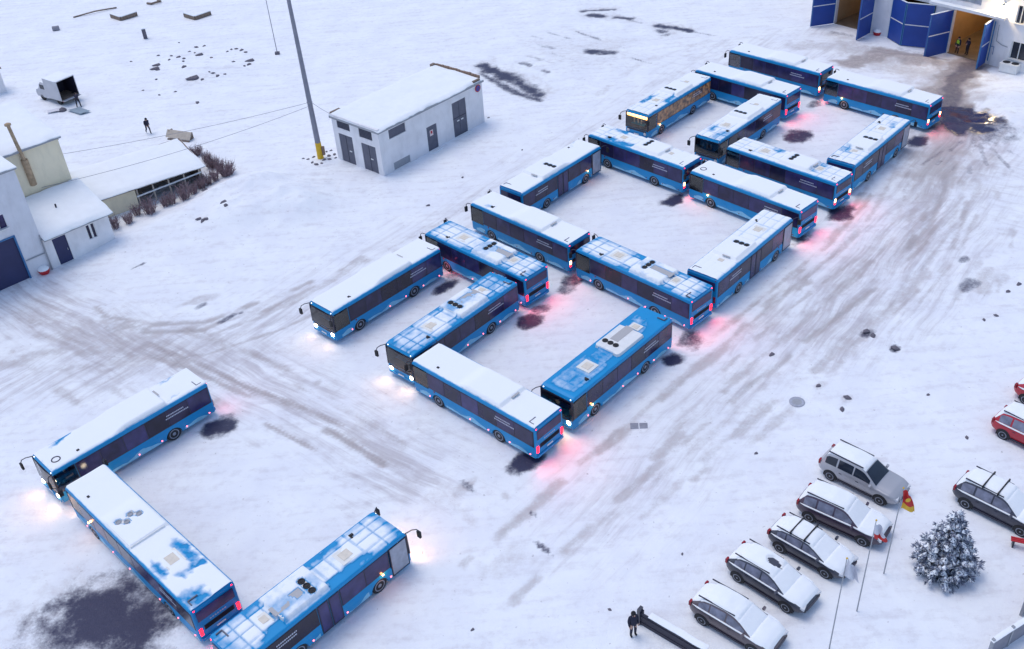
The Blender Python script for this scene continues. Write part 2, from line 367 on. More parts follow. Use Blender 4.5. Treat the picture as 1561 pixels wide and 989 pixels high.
bundle('mud', [(480,220),(520,300),(470,360),(350,430),(230,470)], 5, 4, .35, .25, .5, 15)
for a in [((120,500),(200,520),(290,530)), ((60,480),(140,520),(190,560))]: stroke('mud', a, 3.2, .42, .9, seed=3)
stroke('mud', [(1450,110),(1440,180),(1425,260),(1400,330)], 4.5, .45, .9, seed=4)
stroke('mud', [(1400,330),(1330,410),(1240,490),(1140,570),(1050,650)], 6.5, .30, 1, seed=5)
stroke('mud', [(180,480),(300,530),(420,540)], 4.5, .30, 1, seed=6)
stroke('mud', [(0,650),(40,620),(220,580),(330,590)], 7, .2, 1, seed=16)
# worn ground between the single tracks (streaks run along the road)
for k, (px_, w_, s_) in enumerate([([(1450,150),(1440,220),(1415,290),(1370,370),(1290,450),(1190,540),(1080,630),(980,720),(900,790)], 7.5, .72),
    ([(1460,190),(1440,270),(1395,350),(1320,430),(1240,500)], 9, 1.0), ([(1500,230),(1490,330),(1460,420),(1400,490)], 6, .75), ([(330,500),(430,460),(560,392),(700,320),(840,240),(985,150),(1110,75),(1250,40)], 6, .62), ([(1050,130),(1180,70),(1330,85)], 6, .7),
    ([(0,590),(150,560),(330,520),(450,470)], 8, .85), ([(500,600),(640,540),(760,470)], 3, .35), ([(850,480),(900,440)], 5, .4)]): stroke('road', px_, w_, s_, 1.0, seed=70+k)
for k, (px_, w_, s_) in enumerate([([(10,440),(80,480),(170,520),(290,545),(400,590),(520,650),(620,710)], 7, 1.0), ([(620,640),(740,745)], 6, .3), ([(930,60),(1040,100),(1180,140)], 8, .4), ([(1470,190),(1520,260),(1561,330)], 7, .6)]): stroke('road_b', px_, w_, s_, 1.0, seed=80+k)
# garage apron
stroke('mud', [(1500,88),(1460,110),(1440,150),(1445,190)], 4.4, 1.0, .5, seed=7)
stroke('bare', [(1490,92),(1455,125),(1445,165),(1455,190)], 2.3, .62, .6, seed=7)
stroke('mud', [(1290,98),(1350,82),(1420,96)], 3.0, .95, .6, seed=8); stroke('mud', [(1340,80),(1400,90)], 3.2, .95, .6, seed=18)
stroke('bare', [(1372,74),(1412,82)], 1.1, .45, .8, seed=8)
stroke('mud', [(1265,52),(1310,62),(1280,70),(1210,70)], 2.2, .5, .7, seed=9); stroke('bare', [(1270,48),(1315,58)], 1.4, .5, .7, seed=9)
stroke('mud', [(1455,120),(1425,165),(1440,215),(1425,260)], 7.0, .72, 1.0, seed=27); stroke('mud', [(1290,70),(1360,100),(1440,120)], 4.5, .6, 1.0, seed=28)
blob('bare', 1465, 182, 4.2, 3.2, .9, -.8); blob('wet', 1474, 183, 4.2, 2.8, 1.0, -.8, .4); blob('bare', 1510, 205, 2.6, 2.2, .6, 0, .7, 3)
for k, (x1, y1) in enumerate([(1545,262),(1510,262),(1478,262),(1452,258),(1428,250),(1555,238),(1535,205),(1405,250)]):
    stroke('bare', [(1490,200), ((1490+x1)/2+random.randint(-6,6), (200+y1)/2), (x1, y1)], .55, .5, .7, .3, .03, 20+k)
# ploughed streaks behind the white building
for k, (a, w, s) in enumerate([([(738,100),(775,118),(822,142)],1.9,.95),([(735,112),(790,142),(822,152)],.9,.8),([(890,16),(935,13)],.9,.85),([(900,22),(962,27)],1.1,.9),
    ([(1003,38),(1052,46)],1.1,.95),([(1006,46),(1016,52)],1.4,.8),([(908,68),(942,67)],2.0,.75),([(902,77),(934,78)],1.5,.9),([(935,80),(992,96)],.4,.7),([(862,42),(915,60)],.5,.7),
    ([(945,26),(1005,40)],.5,.6),([(1050,47),(1090,55)],.4,.6),([(808,86),(862,104)],.8,.6),([(795,96),(835,110)],.7,.7),([(838,50),(868,58)],.6,.6),([(822,68),(845,72)],1.1,.55),
    ([(840,80),(880,94)],.6,.5),([(945,70),(975,76)],.4,.5),([(812,55),(826,60)],.6,.5),([(880,20),(900,26)],.5,.6)]):
    stroke('bare', a, w*1.15, s*.92, 1.0, .22 if k > 1 else 0, .05, 30+k); stroke('mud', a, w*2.4, s*.5, 1.0, 0, 0, 50+k)
blob('mud', 880, 80, 9, 5, .35, -.7, .9, 5)
# melted patches under the tails and exhausts
for k, (px, py, rx, ry, s) in enumerate([(330,652,1.3,1.0,.95),(345,640,.7,.9,.7),(680,436,1.2,.7,.9),(805,490,1.2,.8,.9),(825,470,.9,.7,.7),(800,703,1.3,.8,.95),(1026,548,.95,.7,.95),(1028,303,1.25,.85,.95),
    (1215,206,1.7,1.3,.9),(1282,324,1.6,1.0,.9),(1400,213,1.6,.9,.95),(1052,515,1.3,1.0,.75),(1222,362,1.3,.8,.8),(1242,158,1.2,.8,.7),(690,420,.9,.6,.6),(870,428,.9,.9,.8),(862,440,1.0,.8,.7)]):
    blob('bare', px, py, rx, ry, s*.92, .75, .55, 100+k); blob('mud', px, py, rx*1.25, ry*1.25, s*.3, .75, .5, 130+k)
blob('bare', 155, 937, 3.6, 2.4, .93, .2, .9, 7); blob('bare', 95, 955, 1.7, 1.2, .75, 0, .9, 8); blob('bare', 215, 955, 2.1, 2.2, .9, 0, .8, 9); blob('mud', 150, 930, 5.0, 3.4, .4, .2, .5, 10)
for k, (px, py, rx, ry, s) in enumerate([(1478,434,1.1,.7,.62),(1500,420,1.2,.7,.5),(1500,440,1.1,.6,.55),(1525,425,.8,.6,.5),(1540,355,.9,.5,.4),(1470,395,.7,.4,.6),(1322,508,.7,.5,.7),(1365,530,.5,.4,.8),
    (1290,608,.6,.4,.5),(1284,622,.3,.25,.7),(1250,588,.6,.3,.5),(1176,541,.3,.25,.5),(705,745,1.2,.5,.5),(670,755,1.2,.7,.35),(540,655,1.0,.4,.4),(813,783,.22,.7,.7),(831,838,.22,.8,.7),(713,742,.25,.8,.6),
    (770,757,.3,.4,.5),(883,704,.4,.18,.5),(305,466,.8,.4,.6),(210,406,.9,.16,.7),(345,485,.9,.4,.7),(367,476,.35,.3,.7),(560,398,.5,.3,.5),(607,381,.6,.3,.45),(770,855,1.6,.8,.35),(690,365,.9,.4,.35),(300,125,3,1.2,.25)]):
    blob('bare' if s >= .6 else 'mud', px, py, rx, ry, s, .7, .5, 160+k)
GZ = gh(GX, GY)+np.clip(DENT, -.08, .0)-.05*A['bare']
g = MB(); g.grid(GX, GY, GZ); gme = g.mesh('ground', [])
for k in A:
    at_ = gme.attributes.new(k, 'FLOAT', 'POINT'); at_.data.foreach_set('value', A[k].ravel().astype(np.float32))
def ground_mat():
    m = bpy.data.materials.new('snowy_ground'); m.use_nodes = True; n = m.node_tree; L = n.links.new; b = n.nodes['Principled BSDF']
    tc = n.nodes.new('ShaderNodeTexCoord')
    def noise(sc, det=5, rough=.55, vec=None):
        z = n.nodes.new('ShaderNodeTexNoise'); z.inputs['Scale'].default_value = sc; z.inputs['Detail'].default_value = det; z.inputs['Roughness'].default_value = rough
        L(vec or tc.outputs['Object'], z.inputs['Vector']); return z.outputs[0]
    def rng(x, a, b_, c=0, d=1):
        r = n.nodes.new('ShaderNodeMapRange'); r.interpolation_type = 'SMOOTHSTEP'
        for i, v in zip((1, 2, 3, 4), (a, b_, c, d)): r.inputs[i].default_value = v
        L(x, r.inputs[0]); return r.outputs[0]
    def math_(op, a, b_):
        r = n.nodes.new('ShaderNodeMath'); r.operation = op
        for i, v in enumerate((a, b_)):
            if isinstance(v, (int, float)): r.inputs[i].default_value = v
            else: L(v, r.inputs[i])
        return r.outputs[0]
    def attr(k):
        a = n.nodes.new('ShaderNodeAttribute'); a.attribute_name = k; return a.outputs['Fac']
    def mix(f, a, b_):
        r = n.nodes.new('ShaderNodeMix'); r.data_type = 'RGBA'
        L(f, r.inputs['Factor'])
        for s_, v in (('A', a), ('B', b_)):
            i = [q for q in r.inputs if q.name == s_ and q.type == 'RGBA'][0]
            if isinstance(v, tuple): i.default_value = (*v, 1)
            else: L(v, i)
        return [q for q in r.outputs if q.type == 'RGBA'][0]
    n1, n2, n3 = noise(.35, 6), noise(1.7, 6, .65), noise(7, 5, .7)
    rot = n.nodes.new('ShaderNodeMapping'); rot.inputs['Rotation'].default_value = (0, 0, R(-47)); rot.inputs['Scale'].default_value = (.22, 1.6, 1)
    L(tc.outputs['Object'], rot.inputs['Vector']); n4 = noise(.9, 5, .6, rot.outputs[0])
    snowc = mix(rng(n1, .3, .7), SNOW, (0.78, 0.80, 0.86))
    dirty = math_('MULTIPLY', rng(math_('ADD', math_('MULTIPLY', n2, .6), math_('MULTIPLY', n4, .6)), .56, .82), .40)
    snowc = mix(dirty, snowc, (0.52, 0.49, 0.53))
    def streak(ang, sc):
        mp = n.nodes.new('ShaderNodeMapping'); mp.vector_type = 'TEXTURE'; mp.inputs['Rotation'].default_value = (0, 0, R(ang)); mp.inputs['Scale'].default_value = (7.5, .62, 1)
        wv = n.nodes.new('ShaderNodeVectorMath'); wv.operation = 'MULTIPLY_ADD'; wn = n.nodes.new('ShaderNodeTexNoise'); wn.inputs['Scale'].default_value = .12; L(tc.outputs['Object'], wn.inputs['Vector'])
        L(wn.outputs['Color'], wv.inputs[0]); wv.inputs[1].default_value = (1.6, 1.6, 0); L(tc.outputs['Object'], wv.inputs[2]); L(wv.outputs[0], mp.inputs['Vector'])
        return noise(sc, 8, .68, mp.outputs[0])
    streaks = []
    for ch_, ang_ in (('road', 50), ('road_b', -40)):
        st = streak(ang_, 1.0); fa_ = attr(ch_)
        w_ = rng(math_('ADD', st, math_('MULTIPLY', fa_, .22)), .56, .86); streaks.append(math_('MULTIPLY', st, fa_))
        snowc = mix(math_('MULTIPLY', math_('MULTIPLY', w_, fa_), .64), snowc, mix(n3, (0.32, 0.27, 0.29), (0.48, 0.44, 0.48)))
    specks = math_('MULTIPLY', rng(noise(3.6, 4, .55), .665, .735), .42)
    snowc = mix(specks, snowc, (0.22, 0.19, 0.21))
    mud = attr('mud'); bare = attr('bare'); wet = attr('wet')
    brk = math_('ADD', math_('MULTIPLY', math_('SUBTRACT', n2, .5), 1.1), math_('MULTIPLY', math_('SUBTRACT', n3, .5), .8))
    mf = rng(math_('ADD', mud, math_('MULTIPLY', brk, math_('MINIMUM', math_('MULTIPLY', mud, 1.6), .7))), .12, 1.05)
    mudc = mix(rng(math_('ADD', math_('MULTIPLY', n2, .6), math_('MULTIPLY', n3, .4)), .36, .64), (0.17, 0.125, 0.11), (0.44, 0.38, 0.38))
    col = mix(math_('MULTIPLY', mf, .86), snowc, mudc)
    bf = rng(math_('ADD', bare, math_('MULTIPLY', brk, math_('MINIMUM', bare, .45))), .28, .85)
    col = mix(bf, col, mix(n3, (0.016, 0.019, 0.058), (0.050, 0.052, 0.105)))
    L(col, b.inputs['Base Color'])
    rg = math_('SUBTRACT', .72, math_('MULTIPLY', math_('MAXIMUM', math_('MULTIPLY', wet, 1.0), math_('MULTIPLY', bf, .25)), .62))
    L(rg, b.inputs['Roughness']); b.inputs['Specular IOR Level'].default_value = .35
    bp = n.nodes.new('ShaderNodeBump'); bp.inputs['Strength'].default_value = .55; bp.inputs['Distance'].default_value = .10
    hgt = math_('ADD', math_('ADD', math_('MULTIPLY', n2, .8), math_('MULTIPLY', n3, .35)), math_('ADD', math_('MULTIPLY', noise(22, 3), .12), math_('MULTIPLY', math_('ADD', streaks[0], streaks[1]), 1.3)))
    hgt = math_('MULTIPLY', hgt, math_('SUBTRACT', 1.0, math_('MULTIPLY', wet, .93)))
    L(hgt, bp.inputs['Height']); L(bp.outputs[0], b.inputs['Normal'])
    return m
gme.materials.append(ground_mat()); gme.update()
tag(link('ground', gme), kind='structure')

# ------------------------------------------------------------------ buses
ROOF, BELT, CANT = 2.66, 1.16, 2.40
def make_bus(L, label, second=False):
    t = thing('city_bus', label, 'bus')
    f, r, W = L/2, -L/2, 2.5
    fa, ra = f-2.22, r+3.0
    # --- body: one side outline with wheel arches and a cab notch, drawn across the width
    o = [(r+.02, .36)]
    for ax in (ra, fa):
        o += [(ax+.56*math.cos(a), .34+.56*math.sin(a)) for a in np.linspace(math.pi, 0, 11)]
    o += [(f-.06, .30), (f, .55), (f, 1.02), (f-1.40, 1.02), (f-1.40, 2.42), (f-.06, 2.42), (f-.14, 2.60), (f-.34, ROOF), (r+.14, ROOF), (r+.03, 2.56), (r, 1.0)]
    bm = bmesh.new()
    va = [bm.verts.new((x, -W/2, z)) for x, z in o]; vb = [bm.verts.new((x, W/2, z)) for x, z in o]
    bm.faces.new(va); bm.faces.new(list(reversed(vb)))
    for i in range(len(o)):
        j = (i+1) % len(o); bm.faces.new((va[j], va[i], vb[i], vb[j]))
    bm.normal_update()
    ed = [e for e in bm.edges if abs(e.verts[0].co.y-e.verts[1].co.y) < 1e-6 and min(e.verts[0].co.z, e.verts[1].co.z) > 2.5]
    ed += [e for e in bm.edges if abs(e.verts[0].co.y-e.verts[1].co.y) < 1e-6 and max(e.verts[0].co.x, e.verts[1].co.x) < r+.05]
    ed += [e for e in bm.edges if abs(e.verts[0].co.y-e.verts[1].co.y) < 1e-6 and min(e.verts[0].co.x, e.verts[1].co.x) > f-.07]
    bmesh.ops.bevel(bm, geom=list(set(ed)), offset=.09, segments=3, affect='EDGES', profile=.5)
    me = bpy.data.meshes.new('body'); bm.to_mesh(me); bm.free(); me.materials.append(mm['blue']); link('body', me, t)
    # --- underside and wheel wells, cab inside
    b = MB(); b.box(((f+r)/2, 0, .62), (L-.5, W-.5, .5)); b.build('chassis', mm['dark'], t)
    b = MB(); b.box((f-1.38, 0, 1.72), (.03, W-.06, 1.38)); b.build('cab_partition', mm['cabwall'], t)
    b = MB(); b.box((f-.30, 0, 1.09), (.52, W-.2, .13)); b.build('dashboard', mm['seat'], t)
    b = MB(); b.box((f-1.0, .68, 1.22), (.45, .48, .14)); b.box((f-1.22, .68, 1.55), (.13, .48, .66)); b.build('driver_seat', mm['seat'], t)
    for y in (-.25, -.62, -1.05):
        b = MB(); b.tube([(f-1.1, y, 1.05), (f-1.1, y, 2.38)], .07, 6); b.build('handrail', mm['pale'], t)
    b = MB(); b.lathe((f-.62, .68, 1.22), (.5, 0, .9), [(0, .20), (.02, .22), (.04, .20)], 14); b.build('steering_wheel', mm['black'], t)
    # --- windscreen (bowed), header with the sign, lower front panel
    n = 9; X = np.zeros((7, n)); Y = X*0; Z = X*0
    for j in range(7):
        for i in range(n):
            y = -1.16+2.32*i/(n-1); z = 1.05+1.30*j/6
            Y[j, i] = y; Z[j, i] = z; X[j, i] = f+.012+.055*(1-(y/1.16)**2)-.05*(j/6)**2
    b = MB(); b.grid(X, Y, Z); b.build('windscreen', mm['windscreen'], t)
    b = MB(); b.box((f-.05, 0, 2.27), (.05, 2.2, .22)); b.build('destination_sign', mm['dark'], t)
    for y in (-1.2, 1.2):
        b = MB(); b.bar((f-.03, y, 1.0), (f-.06, y, 2.44), .09, .09); b.build('front_pillar', mm['dark'], t)
    b = MB(); b.box((f+.012, 0, .93), (.03, 2.1, .13)); b.build('front_trim', mm['dark'], t)
    b = MB(); b.box((f+.02, 0, .44), (.05, 2.3, .18)); b.build('front_bumper', mm['blue'], t)
    b = MB(); b.box((f+.05, 0, .55), (.014, .52, .11)); b.build('licence_plate', mm['white'], t)
    for k in (0, 1):
        b = MB(); b.bar((f+.055, -.3+.75*k, 1.08), (f+.06, .28+.75*k, 1.32), .02); b.build('wiper', mm['black'], t)
    for y in (-.93, .93):
        b = MB(); b.lathe((f-.03, y, .74), (1, 0, 0), [(0, .15), (.06, .15), (.085, .11)], 12); b.build('headlight', mm['head'], t)
    for y in (-1.05, 1.05):
        b = MB(); b.box((f-.115, y, 2.52), (.06, .07, .05)); b.build('front_marker_lamp', mm['markw'], t)
    # --- sides
    b = MB(); b.box(((f-1.42+r+.10)/2, W/2+.003, (BELT+CANT)/2), (f-1.42-r-.10, .014, CANT-BELT)); b.build('window_band', mm['dark'], t)
    def panes(x0, x1, side, n, name='side_window'):
        w = (x1-x0)/n
        for k in range(n):
            b = MB(); b.box((x0+w*(k+.5), side*(W/2+.013), (BELT+CANT)/2+.01), (w-.05, .014, CANT-BELT-.10))
            b.build(name, mm['glass_dark'], t)
    np_ = 8 if second else 6
    panes(r+.14, f-1.46, 1, np_)
    b = MB(); b.box((f-.74, W/2-.02, 1.60), (1.24, .015, 1.42)); b.build('driver_window', mm['windscreen'], t)
    b = MB(); b.box((f-.72, W/2-.012, .99), (1.28, .02, .06)); b.build('window_sill', mm['dark'], t)
    # right side: band in pieces between three doors
    d1 = (f-1.34, f-.12); d2 = (-.78, .62) if not second else (-.4, 1.0)
    for x0, x1, n in ((r+.14, d2[0]-.04, 3 if not second else 4), (d2[1]+.04, f-1.44, 2 if not second else 3)):
        b = MB(); b.box(((x0+x1)/2, -W/2-.003, (BELT+CANT)/2), (x1-x0+.06, .014, CANT-BELT)); b.build('window_band', mm['dark'], t)
        panes(x0, x1, -1, n)
    for x0, x1, n in ((d1[0], d1[1], 1), (d2[0], d2[1], 2)):
        w = (x1-x0)/n
        for k in range(n):
            xc = x0+w*(k+.5)
            b = MB(); b.box((xc, -W/2-.008, 1.38), (w-.03, .03, 2.02)); dr = b.build('door', mm['dark'], t)
            b = MB(); b.box((xc, -W/2-.026, 1.40), (w-.16, .012, 1.86)); b.build('door_glass', mm['frost'] if n == 1 else mm['glass_dark'], dr)  # front door pane coloured pale, in place of bright snow seen through
    # lettering: two rows of small white characters (too small in the photo to read)
    rr = random.Random(3)
    for side in (1, -1):
        b = MB()
        for row, (x0, x1, z) in enumerate(((r+1.95, r+3.15, 2.0), (r+1.65, r+3.15, 1.80))):
            x = x1 if side > 0 else x0
            x = x0
            while x < x1:
                w = .05+rr.random()*.05; b.box((x+w/2, side*(W/2+.0225), z), (w, .004, .085)); x += w+.03
        b.build('lettering', mm['letter'], t)['kind'] = 'stuff'
    # livery: pale mountain ridge along the skirt
    for side in (1, -1):
        xs = np.arange(r+.15, f-.5, .16); zz = .37+.42*np.clip(fbm(xs*.75, xs*0+(1 if side > 0 else 7), 5, 4)-.34, 0, 1)*1.9
        b = MB()
        for i in range(len(xs)-1):
            if any(abs((xs[i]+xs[i+1])/2-ax) < .76 for ax in (ra, fa)) or (side < 0 and (d1[0]-.15 < xs[i] < d1[1]+.1 or d2[0]-.15 < xs[i] < d2[1]+.1)):
                if b.v: b.build('livery_graphic', mm['blue_light'], t); b = MB()
                continue
            y = side*(W/2+.004); b.add([(xs[i], y, .36), (xs[i+1], y, .36), (xs[i+1], y, zz[i+1]+.015), (xs[i], y, zz[i]+.015)], [(0,1,2,3)])
        if b.v: b.build('livery_graphic', mm['blue_light'], t)
        for x in ([r+.45, ra+.86, ra-.9, 0.2, fa+.76] if not second else [r+.5, ra-.9, ra+.9, .4, 2.2, fa+.76]):
            if side < 0 and d2[0]-.1 < x < d2[1]+.1: x = d2[1]+.2
            b = MB(); b.lathe((x, side*(W/2-.01), .50), (0, side, 0), [(0, .042), (.03, .042), (.042, .022)], 8); b.build('side_marker_lamp', mm['marker'], t)
        b = MB(); b.lathe((fa+.30, side*(W/2-.01), 1.06), (0, side, 0), [(0, .06), (.03, .06), (.045, .03)], 8); b.build('turn_lamp', mm['tailoff'], t)
    # --- rear
    b = MB(); b.box((r-.004, 0, 2.02), (.016, 2.12, .66)); b.build('rear_window', mm['glass_dark'], t)
    b = MB(); b.box((r-.004, 0, 1.12), (.016, 1.72, .30)); gr = b.build('engine_grille', mm['dark'], t)
    for k in range(5):
        b = MB(); b.box((r-.02, 0, 1.01+.055*k), (.02, 1.66, .018)); b.build('grille_slat', mm['black'], gr)
    b = MB()
    for k in range(7): b.box((r-.006, .42-.14*k, 1.47), (.006, .09, .085))
    b.build('lettering', mm['letter'], t)['kind'] = 'stuff'
    b = MB(); b.box((r-.01, 0, .72), (.012, .52, .11)); b.build('licence_plate', mm['white'], t)
    b = MB(); b.box((r-.03, 0, .46), (.07, 2.3, .17)); b.build('rear_bumper', mm['blue'], t)
    for y in (-1.08, 1.08):
        b = MB(); b.box((r-.01, y, 1.08), (.05, .17, .27)); b.build('tail_light', mm['tail'], t)
        b = MB(); b.box((r-.01, y, .82), (.05, .15, .15)); b.build('brake_light', mm['tail'], t)
        b = MB(); b.box((r+.05, y, 2.53), (.07, .08, .06)); b.build('roof_tail_lamp', mm['tail'], t)
    # --- wheels
    tw = MB(); tw.lathe((0,-.15,0), (0,1,0), [(0,.36),(.0,.44),(.03,.475),(.27,.475),(.30,.44),(.30,.36)], 24); tyre_me = tw.mesh('wheel', mm['black'])
    rw = MB(); rw.lathe((0,.10,0), (0,1,0), [(0,.33),(.055,.335),(.06,.28),(.02,.25),(.0,.15),(.05,.12),(.07,.06)], 20); rim_me = rw.mesh('rim', mm['rim'])
    for ax in (fa, ra):
        for s in (1, -1):
            w = link('wheel', tyre_me, t, (ax, s*(W/2-.16), .475), 0 if s > 0 else math.pi); link('rim', rim_me, w)
    # --- mirrors on curved arms
    for s in (1, -1):
        b = MB(); ex = .62 if s < 0 else .30
        b.tube([(f-.12, s*1.18, 2.50), (f+.25*ex/.62+.05, s*1.32, 2.56), (f+ex*.85, s*1.42, 2.48), (f+ex, s*1.45, 2.25)], .028, 6); mr_ = b.build('mirror_arm', mm['dark'], t)
        b = MB(); b.box((f+ex, s*1.45, 2.06), (.12, .24, .42)); b.build('mirror', mm['black'], mr_)
    # --- roof fittings
    if not second:
        b = MB(); pr = [(-2.42,-.60),(-2.42,.60),(-2.38,.96),(.12,.96),(.30,.86),(.30,-.86),(.12,-.96),(-2.38,-.96)]
        lo = [(x, y, ROOF-.02) for x, y in pr]; hi = [(x*.985-.01, y*.95, ROOF+.20) for x, y in pr]
        b.add(lo+hi, [tuple(reversed(range(8, 16)))]+[(i, (i+1) % 8, 8+(i+1) % 8, 8+i) for i in range(8)])
        ac = b.build('air_conditioner', mm['white'], t)
        for y in (-.62, -.20, .22):
            b = MB(); b.lathe((-.42, y, ROOF+.19), (0,0,1), [(0,.19),(.055,.19),(.06,.15),(.02,.14),(.02,.06),(.045,.05)], 18); b.build('fan', mm['black'], ac)
        b = MB(); b.box((-1.65, -.2, ROOF+.206), (1.75, .62, .02)); b.build('grille', mm['grille'], ac)
        for k in range(8):
            b = MB(); b.box((.235, -.66+.13*k, ROOF+.13), (.10, .05, .10)); b.build('vent_slot', mm['grille'], ac)
        hs = ((2.15, -.02, 1.0, 1.0), (-2.95, -.08, .62, .78))
    else:
        b = MB(); b.box((.55, .1, ROOF+.08), (2.5, 2.0, .2)); ac = b.build('air_conditioner', mm['white'], t)
        for x, y in ((1.42, .62), (1.10, .30), (1.46, -.1), (1.14, -.44)):
            b = MB(); b.lathe((x, y, ROOF+.17), (0,0,1), [(0,.16),(.05,.16),(.055,.12),(.02,.11)], 16); b.build('fan', mm['grey'], ac)
        hs = ((-2.95, .05, 1.2, 1.0),)
    for x, y, sx, sy in hs:
        b = MB(); b.box((x, y, ROOF+.03), (sx, sy, .07)); h = b.build('roof_hatch', mm['hatchw'], t)
        b = MB(); b.box((x, y, ROOF+.075), (sx*.6, sy*.55, .025)); b.build('hatch_lid', mm['beige'], h)
    b = MB(); b.box((f-2.0, .74, ROOF+.06), (.16, .13, .13)); b.box((f-2.1, .70, ROOF+.05), (.1, .3, .05)); b.build('antenna', mm['black'], t)
    b = MB(); b.box((r+.62, .72, ROOF+.055), (.06, .55, .07)); b.box((r+.45, .98, ROOF+.055), (.34, .05, .07)); b.build('roof_bracket', mm['steel_door'], t)
    return t

def snow_mat():
    m = bpy.data.materials.new('roof_snow'); m.use_nodes = True; n = m.node_tree; L = n.links.new; b = n.nodes['Principled BSDF']
    a = n.nodes.new('ShaderNodeAttribute'); a.attribute_name = 'cover'
    tc = n.nodes.new('ShaderNodeTexCoord'); z = n.nodes.new('ShaderNodeTexNoise'); z.inputs['Scale'].default_value = 3.5; z.inputs['Detail'].default_value = 6; z.inputs['Roughness'].default_value = .65
    L(tc.outputs['Object'], z.inputs['Vector'])
    ma = n.nodes.new('ShaderNodeMath'); ma.operation = 'MULTIPLY_ADD'; ma.inputs[1].default_value = .5; L(z.outputs[0], ma.inputs[0]); L(a.outputs['Fac'], ma.inputs[2])
    mr = n.nodes.new('ShaderNodeMapRange'); mr.inputs[1].default_value = .30; mr.inputs[2].default_value = .98; L(ma.outputs[0], mr.inputs[0])
    mx = n.nodes.new('ShaderNodeMix'); mx.data_type = 'RGBA'; L(mr.outputs[0], mx.inputs['Factor'])
    ia = [q for q in mx.inputs if q.name == 'A' and q.type == 'RGBA'][0]; ib = [q for q in mx.inputs if q.name == 'B' and q.type == 'RGBA'][0]
    ia.default_value = (*BLUE, 1); ib.default_value = (*SNOW, 1)
    L([q for q in mx.outputs if q.type == 'RGBA'][0], b.inputs['Base Color']); b.inputs['Roughness'].default_value = .7; b.inputs['Specular IOR Level'].default_value = .25
    bp = n.nodes.new('ShaderNodeBump'); bp.inputs['Strength'].default_value = .3; bp.inputs['Distance'].default_value = .04; L(z.outputs[0], bp.inputs['Height']); L(bp.outputs[0], b.inputs['Normal'])
    return m
mm['roofsnow'] = snow_mat()
def roof_snow(parent, L, style, seed, patches=(), second=False, clear=False):
    """snow lying on one roof: cover 0 (blue paint swept bare) to 1 (deep)"""
    f, r = L/2, -L/2
    xs = np.linspace(r+.05, f-.14, int(L/.085)); ys = np.linspace(-1.19, 1.19, 30)
    X, Y = np.meshgrid(xs, ys); nz = fbm(X*1.1+seed*13, Y*1.1, seed, 4); n2 = fbm(X*3+seed*5, Y*3, seed+50, 3)
    acx = (-2.42, .30) if not second else (-.70, 1.80)
    inac = sstep(acx[0]-.02, acx[0]+.06, X)*sstep(acx[1]+.06, acx[1]-.02, X)*sstep(1.04, .96, np.abs(Y))
    if style == 'full' or style == 'second':   # the drift smooths the unit's front and sides, a step stays at its rear
        inac = sstep(acx[0]-.02, acx[0]+.06, X)*sstep(acx[1]+1.0, acx[1]-.02, X)*sstep(1.21, 1.0, np.abs(Y))
    c0 = {'full': 1.0, 'light': .80, 'grid': .72, 'bare': .20, 'second': 1.0}[style]
    cov = np.full(X.shape, c0)+(nz-.5)*{'full': .12, 'light': .45, 'grid': .55, 'bare': .45, 'second': .2}[style]
    if style in ('light', 'grid', 'bare'):
        line = np.zeros(X.shape); w = .055
        for x in (4.05, 2.92, 1.30, .55, -2.62, -3.4, -4.25): line = np.maximum(line, np.exp(-((X-x)/w)**2))
        for y in (-.66, .62): line = np.maximum(line, np.exp(-((Y-y)/w)**2))
        for y in (0.05,): line = np.maximum(line, np.exp(-((Y-y)/w)**2)*((X > 2.95) | (X < -3.4)))
        line *= (1-inac)*(.55+.6*nz)
        cov = cov-line*{'light': .40, 'grid': .55, 'bare': .12}[style]
        if style != 'light':
            edge = sstep(.80, .98, np.abs(Y))*(1-inac); cov -= edge*.40*(nz+.25)
            ends = sstep(f-.75, f-.3, X)+sstep(r+.75, r+.25, X); cov -= ends*.45
            strip = ((X > .3) & (X < 1.2)) | ((X < -2.45) & (X > -3.4)); cov -= strip*(np.abs(Y) > .6)*.35
    for x0, x1, y0, y1, s in patches:
        wx, wy = (nz-.5)*.9+(n2-.5)*.7, (nz-.5)*.4+(n2-.5)*.45
        k = sstep(x0-.35, x0+.3, X+wx)*sstep(x1+.35, x1-.3, X+wx)*sstep(y0-.22, y0+.16, Y+wy)*sstep(y1+.22, y1-.16, Y+wy)
        cov -= k*s*(.62+.75*n2 if s > 0 else 1)
    if style == 'bare': cov = np.where(inac > .3, 0, cov)
    if style == 'grid': cov = np.where(inac > .3, np.clip(cov+.25*sstep(.25, .6, np.abs(Y+.2))-.25+.3*(nz-.4), 0, .75), cov)
    fans = [(-.42, y) for y in (-.62, -.20, .22)] if not second else [(1.42, .62), (1.10, .30), (1.46, -.1), (1.14, -.44)]
    hole = np.zeros(X.shape)
    if clear:
        for fx, fy in fans: hole = np.maximum(hole, sstep(.27, .20, np.hypot(X-fx, Y-fy)))
    if style == 'grid': hole = np.maximum(hole, .8*sstep(.30, .24, np.abs(Y+.2))*sstep(.95, .85, np.abs(X+1.65))*(nz > .42))
    cov = cov-.95*sstep(1.02+.16*n2, 1.20, np.abs(Y))*(.35+.9*n2)
    cov = np.clip(cov-1.2*hole, 0, 1)
    rnd = .09*(1-np.sqrt(np.clip(1-(np.clip(np.abs(Y)-1.10, 0, .14)/.14)**2, 0, 1)))+.05*sstep(f-.36, f-.1, X)
    depth = .008+.062*sstep(.2, 1, cov)*(.7+.6*nz)*sstep(1.21, 1.08, np.abs(Y))
    Z = ROOF+.006-rnd+depth+inac*(.20 if not second else .165)
    keep = ((cov[:-1, :-1]+cov[1:, 1:])/2) > .06
